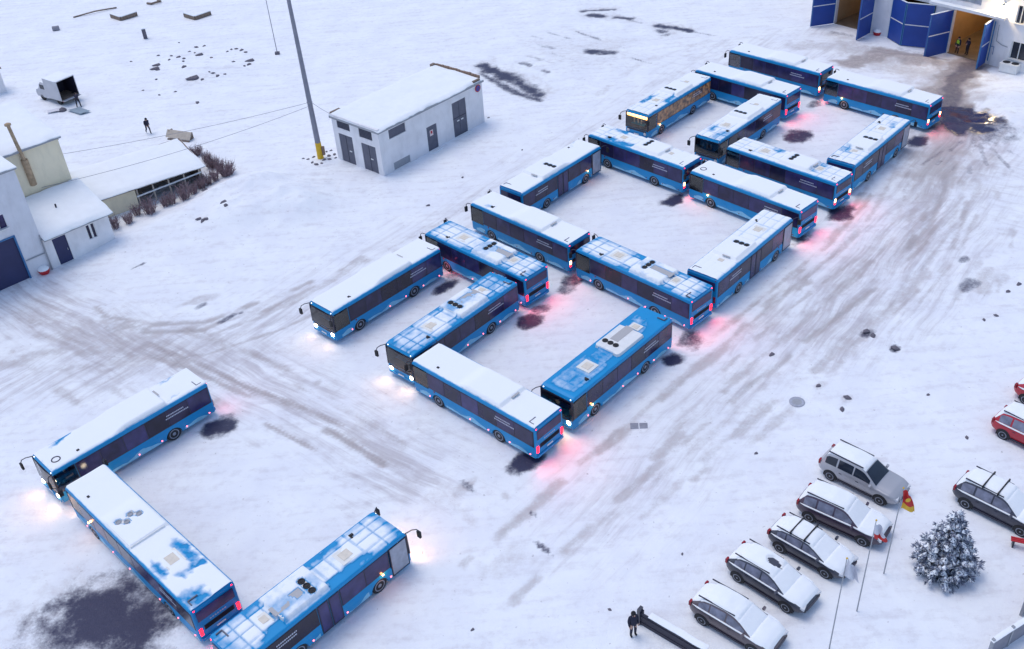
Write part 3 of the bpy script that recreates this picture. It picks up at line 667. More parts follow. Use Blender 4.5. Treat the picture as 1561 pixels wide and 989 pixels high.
    if style in ('bare', 'grid'): pass
    b = MB(); b.grid(X, Y, Z, keep); me = b.mesh('roof_snow', mm['roofsnow'])
    a = me.attributes.new('cover', 'FLOAT', 'POINT'); a.data.foreach_set('value', cov.ravel().astype(np.float32))
    return link('roof_snow', me, parent)

def beam(parent, name, loc, heading, col, watts, cone=120, rad=.06, down=22):
    l = bpy.data.lights.new(name, 'SPOT'); l.energy = watts; l.color = col; l.shadow_soft_size = rad; l.spot_size = R(cone); l.spot_blend = 1.0
    o = bpy.data.objects.new(name, l); C.objects.link(o); o.parent = parent; o.location = loc
    o.rotation_euler = Vector((heading*math.cos(R(down)), 0, -math.sin(R(down)))).to_track_quat('-Z', 'Y').to_euler(); return o
def setmat(o, m):
    o.material_slots[0].link = 'OBJECT'; o.material_slots[0].material = mm[m]
def glow(parent, name, loc, col, watts, rad=.12):
    l = bpy.data.lights.new(name, 'POINT'); l.energy = watts; l.color = col; l.shadow_soft_size = rad
    o = bpy.data.objects.new(name, l); C.objects.link(o); o.parent = parent; o.location = loc; return o
BI = {  # label, style, patches (x0,x1,y0,y1,strength), lit: heads, tails(lit), turn, glow list
 'b1': ('blue bus at the left edge with snowy roof and one black ring near its front', 'full', [(3.0,3.9,-1.15,-.85,.9),(4.95,5.2,-1.2,1.2,.6),(-4.2,-3.3,-1.15,-.95,.7),(-3.6,-2.6,.75,.95,.45)], 'H t'),
 'b2': ('longest blue bus, bottom left beside big dark patch, rear roof partly bare', 'second', [(-4.4,-2.0,-1.0,-.45,1.0),(-3.9,-2.4,.6,1.0,.9),(-6.6,-5.5,-.1,1.1,.95),(-4.5,-4.0,-.5,.4,.9)], 'H T a'),
 'b3': ('blue bus cut by bottom edge, door side showing, bright headlight on snow', 'grid', [(.55,2.9,-1.2,-.75,.7),(1.1,2.6,.7,1.1,.5),(-3.6,-2.4,-1.1,-.7,.6)], 'H t a'),
 'b4': ('blue bus with unbroken white roof and lit headlights, leftmost of the joined group of buses', 'full', [], 'H t'),
 'b5': ('blue bus with gridded blue roof lying across the tail of the white-roofed bus with headlights', 'grid', [], 'T'),
 'b6': ('blue bus with gridded blue roof, its lit front beside the smooth white-roofed nearest bus', 'grid', [(-5.2,-3.2,-1.2,1.2,.35),(2.7,5,-1.2,1.2,.18)], 'H t'),
 'b7': ('blue bus with smooth white roof nearest the camera in the joined group', 'full', [], 'T'),
 'b8': ('blue bus with nearly bare blue roof and clean white roof unit with three black fans', 'bare', [(-5.2,-3.6,-1.2,1.2,.25)], 'H t a'),
 'b9': ('blue bus with white roof and amber tail lamp between two gridded-roof buses', 'full', [(3.2,4.0,.6,1.0,.6)], 'TT'),
 'b10': ('blue bus with gridded roof and red tail lamps, bare-roofed bus ending against its side', 'grid', [(.4,1.2,-1.2,-.5,.4)], 'T'),
 'b11': ('blue door-side bus with three roof rings, its tail touching the gridded bus', 'light', [(-6,.4,-1.2,1.2,-.25)], 'h'),
 'b12': ('blue bus with plain white roof and one round black ring near its front corner', 'full', [], 'T a'),
 'b13': ('blue door-side bus bordering the large court on the left, nearest the white building', 'full', [(-2.9,-2.45,-.6,.6,.25),(3.6,4.6,.8,1.1,.4)], 'a'),
 'b14': ('blue bus with patchy roof, front beside the door-side bus, dark patch under its tail', 'light', [(.7,3.4,.55,1.1,.75),(2.2,3.8,-1.15,-.8,.75),(-6,.4,-1.2,1.2,-.25)], 'TT'),
 'b15': ('blue bus with lit orange destination sign and warm lit windows', 'light', [(1.2,3.3,-1.15,-.8,.8),(.5,1.9,.6,1.1,.7),(-6,.4,-1.2,1.2,-.25)], 'a'),
 'b16': ('blue bus with smooth white roof across the tail of the bus with orange sign', 'full', [], 'T'),
 'b17': ('blue bus with dark unlit windscreen facing left and three small rings on its roof', 'light', [(3.1,5.2,.2,1.2,.45),(2.8,3.8,-.9,-.4,.5),(-6,1.5,-1.2,1.2,-.25)], ''),
 'b18': ('blue bus with patchy roof, front beside the dark-windscreen bus, tail lamps over dark patch', 'light', [(.9,2.4,-1.15,-.5,.6),(-3.2,-2.5,-1.1,.6,.45),(-2,.4,-1.2,1.2,-.25)], 'TT'),
 'b19': ('blue rightmost door-side bus, front towards the wet track, tail touching a patchy-roofed bus', 'light', [(-3.4,-2.6,.2,1.1,.5),(3,4,-.6,-.2,.5),(-1.5,.4,-1.2,1.2,-.2)], ''),
 'b20': ('blue farthest bus, snowy roof and dark side, just in front of the garage apron', 'full', [], 'TT'),
 'b21': ('blue bus beside the wet puddle with amber side lamp, nearest the garage', 'full', [(-2.7,-2.2,-.8,.4,.25),(-5,-2.8,-1.2,-.95,.4)], 'TT a'),
}
BL = 10.45
proto = make_bus(BL, 'x'); bus2 = make_bus(13.2, 'x', True)
first = True; BUSO = {}
for i, (n, x, y, h) in enumerate(BUS):
    if n == 'b2': o = bus2
    elif first: o = proto; first = False
    else: o = copy_tree(proto)
    BUSO[n] = o
for i, (n, x, y, h) in enumerate(BUS):
    o = BUSO[n]; lab, style, patches, lit = BI[n]
    hh = R(h); zc = max(gz(x+2.8*math.cos(hh), y+2.8*math.sin(hh)), gz(x-2.3*math.cos(hh), y-2.3*math.sin(hh)))
    o.location = (x, y, zc-.01); o.rotation_euler.z = hh; tag(o, lab, 'bus', 'blue city buses parked in letter shapes')
    L = 13.2 if n == 'b2' else BL
    roof_snow(o, L, style, i+1, patches, n == 'b2', style != 'full' or n == 'b13')
    LK = lit.split(); P = {}
    if style in ('full', 'second'):
        for ch in kids(o):       # these fittings lie under the snow
            if ch.name.startswith('roof_hatch') and style == 'full':
                for q in kids(ch): bpy.data.objects.remove(q)
                bpy.data.objects.remove(ch)
    for ch in kids(o): P.setdefault(ch.name.split('.')[0], []).append(ch)
    if 'H' not in LK and 'h' not in LK:
        for k in P['headlight']: setmat(k, 'headoff')
    T = 'T' in LK or 'TT' in LK
    for k in P['tail_light']: setmat(k, 'tailhot' if 'TT' in LK else 'tail' if T else 'tailoff')
    for k in P['brake_light']: setmat(k, 'tail' if T else 'tailoff')
    if not T and 't' not in LK:
        for k in P['roof_tail_lamp']: setmat(k, 'tailoff')
    if n not in ('b1','b2','b3','b4','b5','b6','b7','b8','b10'):
        for k in P['side_marker_lamp']: setmat(k, 'tailoff')
        for k in P['front_marker_lamp']: setmat(k, 'headoff')
    if 'a' in LK:
        for k in P['turn_lamp']: setmat(k, 'amber')
    if n == 'b15':
        setmat(P['destination_sign'][0], 'led')
        for k in P['side_window']: setmat(k, 'glass_lit')
    if n in ('b1', 'b12'):
        b = MB(); q = (4.45, .45); N = 24
        b.tube([(q[0]+.24*math.cos(a), q[1]+.24*math.sin(a), ROOF+.075) for a in np.linspace(0, 2*math.pi, N)], .035, 6, cap=False); b.build('vent_ring', mm['dark'], o)
    # real light from the lit lamps
    if T:
        for s, y_ in enumerate((-1.0, 1.0)): beam(o, 'tail_light_glow', (-L/2-.06, y_*1.08, 1.0), -1, (1, .07, .11), 60, 150)
    elif 't' in LK: beam(o, 'tail_light_glow', (-L/2-.06, 1.08, 1.0), -1, (1, .12, .17), 34, 150)
    if 'H' in LK:
        for y_ in (-.93, .93): beam(o, 'headlight_glow', (L/2+.07, y_, .74), 1, (1, .40, .13), {'b3': 62, 'b1': 46, 'b4': 16, 'b6': 36, 'b8': 40, 'b2': 36}.get(n, 20), 125, .06, 26)
    if 'a' in LK and n != 'b19': glow(o, 'turn_lamp_glow', (L/2-1.92, 1.42 if n not in ('b3','b13') else -1.42, 1.06), (1, .36, .10), 5, .06)
def lit_window_mat():
    m = mm['glass_lit']; n = m.node_tree; b = n.nodes['Principled BSDF']; L = n.links.new
    tc = n.nodes.new('ShaderNodeTexCoord'); v = n.nodes.new('ShaderNodeTexNoise'); v.inputs['Scale'].default_value = 3.0; v.inputs['Detail'].default_value = 3
    L(tc.outputs['Object'], v.inputs['Vector']); rp = n.nodes.new('ShaderNodeValToRGB')
    rp.color_ramp.elements[1].color = (.60, .36, .22, 1); rp.color_ramp.elements[0].color = (.07, .045, .06, 1); rp.color_ramp.elements[0].position = .38; rp.color_ramp.elements[1].position = .64
    L(v.outputs[0], rp.inputs[0]); L(rp.outputs[0], b.inputs['Emission Color']); b.inputs['Emission Strength'].default_value = .22
lit_window_mat()

# ------------------------------------------------------------------ buildings
def local_frame(P0, ang):
    e = Vector((math.cos(R(ang)), math.sin(R(ang)), 0)); n = Vector((-e.y, e.x, 0)); P = Vector((*P0, 0))
    return lambda s, d, z: P+e*s+n*d+Vector((0, 0, z))
def wall_with_holes(x0, x1, z0, z1, holes, th, y0=0):
    """wall in local xz with rectangular openings; returns MB (front face at y=y0, going back to y0+th)"""
    xs = sorted({x0, x1, *[h[0] for h in holes], *[h[1] for h in holes]}); zs = sorted({z0, z1, *[h[2] for h in holes], *[h[3] for h in holes]})
    b = MB()
    for i in range(len(xs)-1):
        j = 0
        while j < len(zs)-1:
            xm = (xs[i]+xs[i+1])/2
            solid = lambda q: not any(h[0] < xm < h[1] and h[2] < (zs[q]+zs[q+1])/2 < h[3] for h in holes)
            if not solid(j): j += 1; continue
            k = j
            while k+1 < len(zs)-1 and solid(k+1): k += 1
            b.box((xm, y0+th/2, (zs[j]+zs[k+1])/2), (xs[i+1]-xs[i], th, zs[k+1]-zs[j])); j = k+1
    return b
def snow_slab(x0, x1, y0, y1, zf, seed, res=.25, lip=.12, parent=None, thick=.16, name='roof_snow'):
    nx, ny = max(4, int((x1-x0)/res)), max(4, int((y1-y0)/res))
    X, Y = np.meshgrid(np.linspace(x0, x1, nx), np.linspace(y0, y1, ny))
    u = np.minimum(np.minimum(X-x0, x1-X), np.minimum(Y-y0, y1-Y)); Zb = zf(X, Y)
    Z = Zb+thick*(.45+.8*fbm(X*.6+seed, Y*.6, seed, 3))*np.clip(.25+u/.35, 0, 1)
    X = X+(fbm(X*1.3, Y*1.3, seed+3, 2)-.5)*lip*(u < .1); Y = Y+(fbm(X*1.3, Y*1.3, seed+4, 2)-.5)*lip*2*(u < .1)
    b = MB(); b.grid(X, Y, Z)
    # skirt
    idx = [(0, i) for i in range(nx)]+[(j, nx-1) for j in range(ny)]+[(ny-1, i) for i in reversed(range(nx))]+[(j, 0) for j in reversed(range(ny))]
    V = [(X[j, i], Y[j, i], Z[j, i]) for j, i in idx]+[(X[j, i], Y[j, i], Zb[j, i]-.02) for j, i in idx]; q = len(idx)
    b.add(V, [(k, q+k, q+(k+1) % q, (k+1) % q) for k in range(q)], 0, True)
    return b.build(name, mm['snow'], parent)

# white service building
x0, y0 = at(586, 268.8)
sub = thing('service_building', 'small white flat-roofed building with grey steel doors beside the tall pole', 'building', (x0, y0, 0), R(46.8))
LS, WS, HS = 13.5, 6.2, 4.15
# front (long side, y=0): holes
hf = [(1.2, 3.25, 3.12, 4.0), (1.3, 3.35, .05, .78), (5.74, 7.06, -.1, 2.45), (9.25, 11.12, -.1, 3.5)]
wall_with_holes(0, LS, -.4, HS, hf, .3).build('wall', mm['plaster'], sub)
# left end (x=0), build in rotated piece: local x' runs along +y
we = wall_with_holes(.3, WS-.3, -.4, HS+.25, [(.9, 2.62, 3.2, 4.05), (3.82, 5.55, 3.35, 4.2), (.66, 2.54, -.1, 2.66), (3.7, 5.55, -.1, 2.82)], .3)
we.v = [(v[1], v[0], v[2]) for v in we.v]; we.f = [list(reversed(f)) for f in we.f]; we.build('wall', mm['plaster'], sub)
b = MB(); b.box((LS/2, WS-.15, HS/2-.2), (LS, .3, HS+.4)); b.box((LS-.15, WS/2, HS/2-.2), (.3, WS-.6, HS+.4)); b.build('wall', mm['plaster'], sub)
b = MB(); b.box((LS/2, WS/2, HS+.09), (LS+.3, WS+.3, .18)); b.build('roof', mm['grey'], sub)
b = MB(); b.box((.02, WS/2, HS+.28), (.3, WS+.1, .22)); b.build('parapet', mm['plaster'], sub)
snow_slab(-.12, LS+.14, -.14, WS+.14, lambda X, Y: HS+.18+.10*Y/WS+.22*sstep(.4, .1, X)*0+X*0, 5, .22, .16, sub, .26)
b = MB(); rr = random.Random(4)
for k in range(16): b.box((LS+.10, .5+k*.36, HS+.36+.05*rr.random()), (.22, .30, .28+.08*rr.random()))
b.build('brick_coping', mm['brick'], sub)
b = MB(); b.box((LS*.985, WS+.02, HS+.46), (.5, .35, .22)); b.box((LS-.7, .05, HS+.36), (.9, .22, .16)); b.box((.6, WS+.05, HS+.40), (1.1, .25, .16)); b.build('roof_planks', mm['wood'], sub)
def leaf(name, x0, x1, z0, z1, axis, m, parent, handle=True, depth=.08, sub_m=None):
    b = MB(); xc, w = (x0+x1)/2, x1-x0
    pos = (xc, depth, (z0+z1)/2) if axis == 'x' else (depth, xc, (z0+z1)/2)
    b.box(pos, (w-.04, .06, z1-z0-.03) if axis == 'x' else (.06, w-.04, z1-z0-.03)); d = b.build(name, m, parent)
    return d
def bx(name, c, d, m, parent): b = MB(); b.box(c, d); return b.build(name, m, parent)
leaf('vent', 1.3, 3.35, .05, .78, 'x', mm['grey'], sub)
w = leaf('window', 1.2, 3.25, 3.12, 4.0, 'x', mm['steel_door'], sub, depth=.12)
d = leaf('door', 5.74, 7.06, -.1, 2.45, 'x', mm['steel_door'], sub); bx('notice', (6.35, .04, 1.72), (.42, .012, .55), mm['paper'], d)
b = MB(); b.box((6.35, .032, 1.78), (.22, .006, .26)); b.build('notice_mark', mm['red'], d)
for a, c_ in ((9.25, 10.18), (10.18, 11.12)):
    d = leaf('door', a, c_, -.1, 3.5, 'x', mm['steel_door'], sub); bx('handle', ((9.95 if a < 10 else 10.5), .03, 1.55), (.3, .02, .12), mm['white'], d); bx('door_rail', ((a+c_)/2, .043, 1.9), (c_-a-.1, .02, .07), mm['dark'], d)
for a, c_, z0, z1, nm in ((.9, 2.62, 3.2, 4.05, 'window'), (3.82, 5.55, 3.35, 4.2, 'window'), (.66, 2.54, -.1, 2.66, 'door'), (3.7, 5.55, -.1, 2.82, 'door')):
    d = leaf(nm, a, c_, z0, z1, 'y', mm['steel_door'], sub)
    if nm == 'door': bx('handle', (.03, a+.5 if a > 2 else a+.7, 1.3), (.03, .3, .1), mm['white'], d); bx('door_seam', (.04, (a+c_)/2, (z0+z1)/2), (.03, .03, z1-z0-.1), mm['dark'], d)
    else:
        for k in range(6): b = MB(); b.box((.04, (a+c_)/2, z0+.1+k*(z1-z0-.2)/5), (.04, c_-a-.1, .04)); b.build('louvre', mm['dark'], d)
for xx in (6.4, 10.2):
    bx('door_step', (xx, -.25, .02), (1.5 if xx < 7 else 2.0, .5, .12), mm['snow'], sub)
sg = thing('round_sign', 'round blue and red no-stopping sign on the right corner of the white building', 'sign', sub.matrix_basis @ Vector((12.87, -.02, 3.75)), R(46.8))
b = MB(); b.lathe((0, -.05, 0), (0, 1, 0), [(0, .36), (.03, .36)], 24); b.build('sign_disc', mm['red'], sg)
b = MB(); b.lathe((0, -.065, 0), (0, 1, 0), [(0, .28), (.02, .28)], 24); b.build('sign_face', mm['signblue'], sg)
b = MB(); b.bar((-.2, -.07, .2), (.2, -.07, -.2), .07, .012); b.build('sign_slash', mm['red'], sg)

# tall pole with yellow foot, wires to the left
px_, py_ = at(489, 241); pz = gz(px_, py_)
po = thing('utility_pole', 'tall grey pole with yellow painted foot left of the white building', 'pole', (px_, py_, pz))
b = MB(); b.tube([(0, 0, -.3), (0, 0, 1.6)], [.30, .28], 14); b.build('painted_foot', mm['yellow'], po)
b = MB(); b.tube([(0, 0, 1.55), (-.1, .05, 9), (-.25, .1, 19)], [.26, .20, .14], 12); b.build('shaft', mm['pole'], po)
bx('junction_box', (.38, -.05, .75), (.24, .3, .8), mm['brick'], po)
b = MB(); b.box((-.06, .03, 5.55), (.5, .12, .1)); b.box((-.06, .03, 5.55), (.12, .5, .1)); b.build('wire_bracket', mm['grey'], po)
hk = Vector((px_, py_, pz+5.55))
def wire(name, a, b_, sag, label, r=.018):
    P = []
    for k in range(21):
        t = k/20; q = Vector(a).lerp(Vector(b_), t); q.z -= sag*4*t*(1-t); P.append(q)
    m = MB(); m.tube(P, r, 5); return tag(m.build(name, mm['pole']), label, 'cable', 'cables strung from the tall pole')
xa, ya = at(0, 247, 5.0); xb, yb = at(60, 290, 4.2)
wire('power_cable', hk, (xa-2, ya-1, 5.2), .5, 'upper of two thin cables running left from the tall pole to the cream building')
wire('power_cable', hk+Vector((0, -.2, -.25)), (xb, yb, 4.4), .5, 'lower of two thin cables running left from the tall pole to the lean-to roof')
wire('power_cable', hk+Vector((.1, 0, 0)), sub.matrix_basis @ Vector((.1, WS-.3, HS+.25)), .1, 'short cable from the tall pole to the white building')
xt, yt = at(423, 82); tp = thing('thin_pole', 'thin bare pole standing alone in the far snow field', 'pole', (xt, yt, gz(xt, yt)))
b = MB(); b.tube([(0, 0, -.2), (-.05, 0, 6), (-.1, 0, 11)], [.05, .04, .03], 6); b.build('shaft', mm['pole'], tp); bx('foot_block', (0, 0, .1), (.5, .4, .35), mm['stone'], tp)

# garage hall, upper right
GP = at(1500.7, 96); GA = 127.72
ga = thing('garage_hall', 'large white garage hall with blue folding gates and a lit open bay', 'garage', (*GP, 0), R(GA))
# local: +x along wall to the left, +y away from yard is -y?  normal facing the yard is local +y
HG = 12.0
holes = [(0, 4.2, -.1, 4.62), (6.25, 11.05, -.1, 4.62), (13.35, 17.95, -.1, 4.62), (1.6, 4.3, 5.5, 7.6), (7.4, 10.0, 5.5, 7.6), (14.4, 17, 5.5, 7.6)]
wall_with_holes(-.55, 18.5, -.4, HG, holes, .45, -.45).build('wall', mm['plaster_g'], ga)
bx('roof', (8.95, -8, HG+.15), (19.6, 16.6, .3), mm['grey'], ga); snow_slab(-.9, 18.8, -16.2, .25, lambda X, Y: HG+.3+X*0, 9, .6, .1, ga, .25)
# inside of the hall
b = MB(); b.box((8.95, -15.8, HG/2), (18.9, .4, HG)); b.box((-.35, -8, HG/2), (.4, 15.2, HG)); b.box((18.3, -8, HG/2), (.4, 15.1, HG)); b.box((5.2, -7, HG/2), (.3, 13, HG)); b.box((12.2, -7, HG/2), (.3, 13, HG)); b.build('inner_wall', mm['tan'], ga)
bx('garage_floor', (8.95, -8, .015), (18.4, 15.9, .03), mm['concrete'], ga)
bx('work_bench', (.35, -3.0, .5), (.7, 4.0, 1.0), mm['wood'], ga); bx('white_barrel', (.5, -1.9, 1.55), (.5, .5, .9), mm['white'], ga)
# ledge above the gates
bx('ledge', (2.7, .36, 4.98), (8.0, .72, .26), mm['plaster'], ga); snow_slab(-1.28, 6.7, .02, .74, lambda X, Y: 5.11+X*0, 14, .2, .05, ga, .06, 'ledge_snow')
bx('ledge', (15.65, .36, 4.98), (5.4, .72, .26), mm['plaster'], ga)
for xw in (1.6, 7.4, 14.4):
    wn = bx('window', (xw+1.35 if xw < 2 else xw+1.3, -.3, 6.55), (2.7 if xw < 2 else 2.6, .06, 2.1), mm['frost'], ga)
    for k in (.33, .66): bx('window_bar', (xw+2.65*k, -.25, 6.55), (.07, .06, 2.1), mm['grey'], wn)
def gate(parts, label, loc, rz):
    g_ = thing('blue_gate', label, 'gate', loc, rz, 'blue steel gates of the garage')
    return g_
def gate_leaf(parent, a, b_, h=4.5, m='door_blue', z0=.08):
    """one gate leaf from plan point a to b_ in the hall's frame"""
    a, b_ = Vector((*a, 0)), Vector((*b_, 0)); d = (b_-a); L = d.length; ang = math.atan2(d.y, d.x); c = (a+b_)/2
    o_ = MB(); o_.box((c.x, c.y, z0+h/2), (L-.03, .10, h), ang); lf = o_.build('gate_leaf', mm[m], parent)
    for z in (.5, ):
        for sgn in (1, -1):
            k = MB(); nrm = Vector((-d.y, d.x, 0)).normalized()*sgn*.062
            k.box((c.x+nrm.x, c.y+nrm.y, z0+h*.5), (L-.2, .05, .09), ang); k.build('snowy_rail', mm['white'], lf)
    k = MB(); k.box((c.x, c.y, z0+h+.03), (L, .13, .06), ang); k.build('top_snow', mm['snow'], lf)
    for q in (.02, .98):
        k = MB(); p = a.lerp(b_, q); k.box((p.x, p.y, z0+h/2), (.08, .14, h+.02), ang); k.build('gate_post', mm['frame_blue'], lf)
    return lf
hallM = ga.matrix_basis
def gate_thing(label, leaves):
    g_ = thing('blue_gate', label, 'gate', (*GP, 0), R(GA), 'blue steel gates of the garage hall')
    for lf in leaves: gate_leaf(g_, *lf)
    return g_
gate_thing('open blue gate leaf swung out beside the lit garage bay', [((4.25, .10), (5.1, 2.85))])
gate_thing('blue gate leaf folded flat at the right jamb of the lit garage bay', [((-.02, .10), (-.25, 2.1))])
gate_thing('closed blue folding gate bulging outward in the middle bay', [((11.05, .12), (8.85, 1.15)), ((8.83, 1.15), (6.25, .12))])
gate_thing('open blue gate leaf at the left side of the dark left bay', [((18.0, .10), (19.3, 2.6))])
gate_thing('narrow blue gate leaf edge at the right side of the dark left bay', [((13.3, .10), (13.1, 2.9))])
# lower annex right of the bay
wall_with_holes(-6.5, -.55, -.4, HG-1, [(-3.9, -2.3, 1.2, 2.9), (-3.0, -2.1, 4.7, 6.4)], .5, -.4).build('annex_wall', mm['plaster'], ga)
for x, z, w_, h_ in ((-3.1, 2.05, 1.6, 1.7), (-2.55, 5.55, .9, 1.7)):
    wn = bx('window', (x, -.12, z), (w_, .05, h_), mm['carglass'], ga); bx('window_frame', (x, -.08, z), (.08, .08, h_), mm['white'], wn); bx('window_sill', (x, .12, z-h_/2-.03), (w_+.2, .3, .06), mm['white'], wn)
    for q in (-1, 1): bx('window_frame', (x+q*(w_/2-.04), -.08, z), (.08, .08, h_), mm['white'], wn)
    bx('window_frame', (x, -.08, z+h_/2-.04), (w_, .075, .08), mm['white'], wn)
b = MB(); b.tube([(-.75, .25, 4.2), (-.8, .32, 3.6), (-.85, .3, 2.6), (-1.4, .2, 2.3), (-2.0, .16, 2.2)], .04, 6); b.build('cable_conduit', mm['grey'], ga)
b = MB(); b.tube([(-.3, .16, .4), (-.3, .18, 4.4)], .06, 8); b.tube([(-.3, .18, 1.9), (-.75, .35, 2.0), (-.75, .3, 1.2)], .04, 6); b.build('drain_pipe', mm['frame_blue'], ga)
# lamps that are lit: wall lamp over the annex, ceiling lamp in the bay
wl = thing('wall_lamp', 'lit lamp on the garage wall above the open bay', 'lamp', hallM @ Vector((-.8, .0, 6.25)), R(GA))
bx('lamp_arm', (0, .2, .1), (.06, .4, .06), mm['grey'], wl)
b = MB(); b.lathe((0, .43, .1), (0, 0, -1), [(0, .08), (.10, .26), (.14, .27)], 14); b.build('lamp_shade', mm['grey'], wl)
b = MB(); b.lathe((0, .43, -.03), (0, 0, -1), [(0, .15), (.06, .25), (.20, .17)], 12); b.build('lamp_bulb', mm['warmlamp'], wl)
glow(wl, 'lamp_light', (0, .5, -.46), (1, .74, .36), 260, .12)
cl = thing('ceiling_lamp', 'lit lamp hanging inside the right garage bay', 'lamp', hallM @ Vector((2.4, -4.5, 7.2)), R(GA))
b = MB(); b.lathe((0, 0, .2), (0, 0, -1), [(0, .06), (.12, .35), (.16, .35)], 14); b.build('lamp_shade', mm['grey'], cl)
b = MB(); b.lathe((0, 0, .06), (0, 0, -1), [(0, .2), (.1, .12)], 12); b.build('lamp_bulb', mm['warmlamp'], cl)
glow(cl, 'lamp_light', (0, 0, -.4), (1, .66, .32), 330, .25)
glow(cl, 'lamp_light', (12.9, -1, -.9), (1, .7, .4), 90, .25)  # extra point light in the left bay, where no lamp hangs
# flower tubs at the gate jambs, white two-hole box by the annex
def tub(px, py, label):
    x, y = at(px, py); t = thing('flower_tub', label, 'planter', (x, y, gz(x, y)))
    b = MB(); b.lathe((0, 0, -.05), (0, 0, 1), [(0, .30), (.12, .38), (.38, .46), (.42, .44)], 16); b.build('tub', mm['red'], t)
    b = MB(); b.lathe((0, 0, .36), (0, 0, 1), [(0, .44), (.10, .42), (.22, .30), (.28, .1)], 14); b.build('snow_cap', mm['snow'], t)
tub(69, 417, 'red and white tub capped with snow by the corner of the navy-gated garage'); tub(1337, 53, 'red tub capped with snow left of the closed blue folding gate'); tub(1417, 78, 'red tub capped with snow at the foot of the open blue gate leaf')
x, y = at(1538, 109); wb = thing('condenser_box', 'low white box with two dark round openings beside the annex wall', 'box', (x, y, gz(x, y)), R(GA+6))
bx('casing', (0, 0, .45), (1.7, 1.1, .8), mm['white'], wb); bx('top_frame', (0, 0, .88), (1.8, 1.2, .07), mm['white'], wb)
for s in (-.42, .42): b = MB(); b.lathe((s, 0, .90), (0, 0, 1), [(0, .36), (.03, .36), (.035, .1)], 18); b.build('fan_opening', mm['black'], wb)
for s in (-.75, .75): bx('foot', (s, 0, .0), (.1, .9, .2), mm['dark'], wb)

# left garage, lean-to, cream building
LP = at(80.7, 410); LA = 42.2
lg = thing('corner_garage', 'pale garage with a navy gate at the left edge of the picture', 'garage', (*LP, 0), R(LA))
wall_with_holes(-14, 0, -.4, 8.9, [(-4.35, -1.78, -.1, 3.93), (-3.0, -1.95, 4.8, 5.9), (-8, -5.5, -.1, 3.93)], .4).build('wall', mm['plaster_g'], lg)
b = MB(); b.box((-.2, 4.6, 4.25), (.4, 8.4, 9.3)); b.box((-7, 8.9, 4.25), (14, .3, 9.3)); b.build('wall', mm['plaster_g'], lg)
bx('roof', (-7, 4.5, 8.98), (14.3, 9.3, .16), mm['grey'], lg); snow_slab(-14, .18, -.18, 9.1, lambda X, Y: 9.06+X*0, 31, .4, .1, lg, .22)
gd = bx('gate_leaf', (-3.065, .14, 1.91), (2.55, .1, 4.0), mm['door_navy'], lg)
for k in (-4.33, -1.80): bx('gate_frame', (k, .03, 1.93), (.12, .2, 4.0), mm['frame_blue'], lg)
bx('gate_frame', (-3.065, .03, 3.93), (2.65, .2, .12), mm['frame_blue'], lg); bx('gate_leaf', (-6.75, .14, 1.91), (2.5, .1, 4.0), mm['door_navy'], lg)
wn = bx('window', (-2.47, .15, 5.35), (1.05, .05, 1.1), mm['glass_dark'], lg); bx('window_sill', (-2.47, -.08, 4.77), (1.2, .2, .06), mm['white'], wn); bx('window_frame', (-2.47, .10, 5.35), (.07, .05, 1.1), mm['grey'], wn)
b = MB(); b.tube([(-.08, -.1, -.1), (-.08, -.1, 2.7), (-.05, -.06, 3.2)], .06, 8); b.tube([(-.1, -.08, 1.62), (-1.66, -.08, 1.62)], .05, 6); b.build('pipe', mm['grey'], lg)
le = thing('lean_to', 'low white lean-to with dark door and snow roof against the pale garage', 'shed', (*LP, 0), R(LA))
wall_with_holes(.02, 5.5, -.4, 2.72, [(.70, 1.82, -.1, 2.4), (3.5, 4.25, 1.1, 2.35)], .3).build('wall', mm['plaster'], le)
b = MB(); b.add([(5.2, .3, -.4), (5.5, .3, -.4), (5.5, 5.1, -.4), (5.2, 5.1, -.4), (5.2, .3, 2.7), (5.5, .3, 2.7), (5.5, 5.1, 3.8), (5.2, 5.1, 3.8)], [(0,3,2,1),(4,5,6,7),(0,1,5,4),(1,2,6,5),(2,3,7,6),(3,0,4,7)]); b.build('wall', mm['plaster'], le)
zr = lambda X, Y: 2.76+.235*np.clip(Y, -.5, 9)
b = MB(); b.add([(.02,-.45,2.66),(5.8,-.45,2.66),(5.8,5.1,3.97),(.02,5.1,3.97),(.02,-.45,2.76),(5.8,-.45,2.76),(5.8,5.1,4.07),(.02,5.1,4.07)], [(0,3,2,1),(4,5,6,7),(0,1,5,4),(1,2,6,5),(2,3,7,6),(3,0,4,7)]); b.build('roof', mm['grey'], le)
snow_slab(.03, 5.85, -.5, 5.1, lambda X, Y: 2.78+.236*(Y+.45), 33, .2, .1, le, .28)
b = MB(); b.tube([(2.6, 2.4, 3.3), (2.6, 2.4, 3.95)], .07, 8); b.build('vent_pipe', mm['dark'], le)
d = bx('door', (1.26, .12, 1.14), (1.1, .07, 2.5), mm['door_navy'], le); bx('handle', (1.66, .06, 1.1), (.05, .06, .2), mm['grey'], d)
wn = bx('window', (3.875, .13, 1.72), (.74, .05, 1.22), mm['glass_dark'], le); bx('window_frame', (3.875, .09, 1.72), (.16, .06, 1.22), mm['white'], wn)
for q in (3.53, 4.22): bx('window_frame', (q, .09, 1.72), (.07, .06, 1.22), mm['white'], wn)
cb = thing('cream_building', 'tall cream-walled building with a slanting stovepipe behind the lean-to', 'building', (*LP, 0), R(LA))
bx('wall', (-4.3, 9.2, 3.8), (19.4, 8.0, 8.2), mm['plaster_y'], cb); bx('roof', (-4.3, 9.1, 7.98), (19.8, 8.4, .16), mm['grey'], cb)
snow_slab(-14.3, 5.6, 4.9, 13.3, lambda X, Y: 8.06+.10*(Y-4.9), 35, .4, .15, cb, .25)
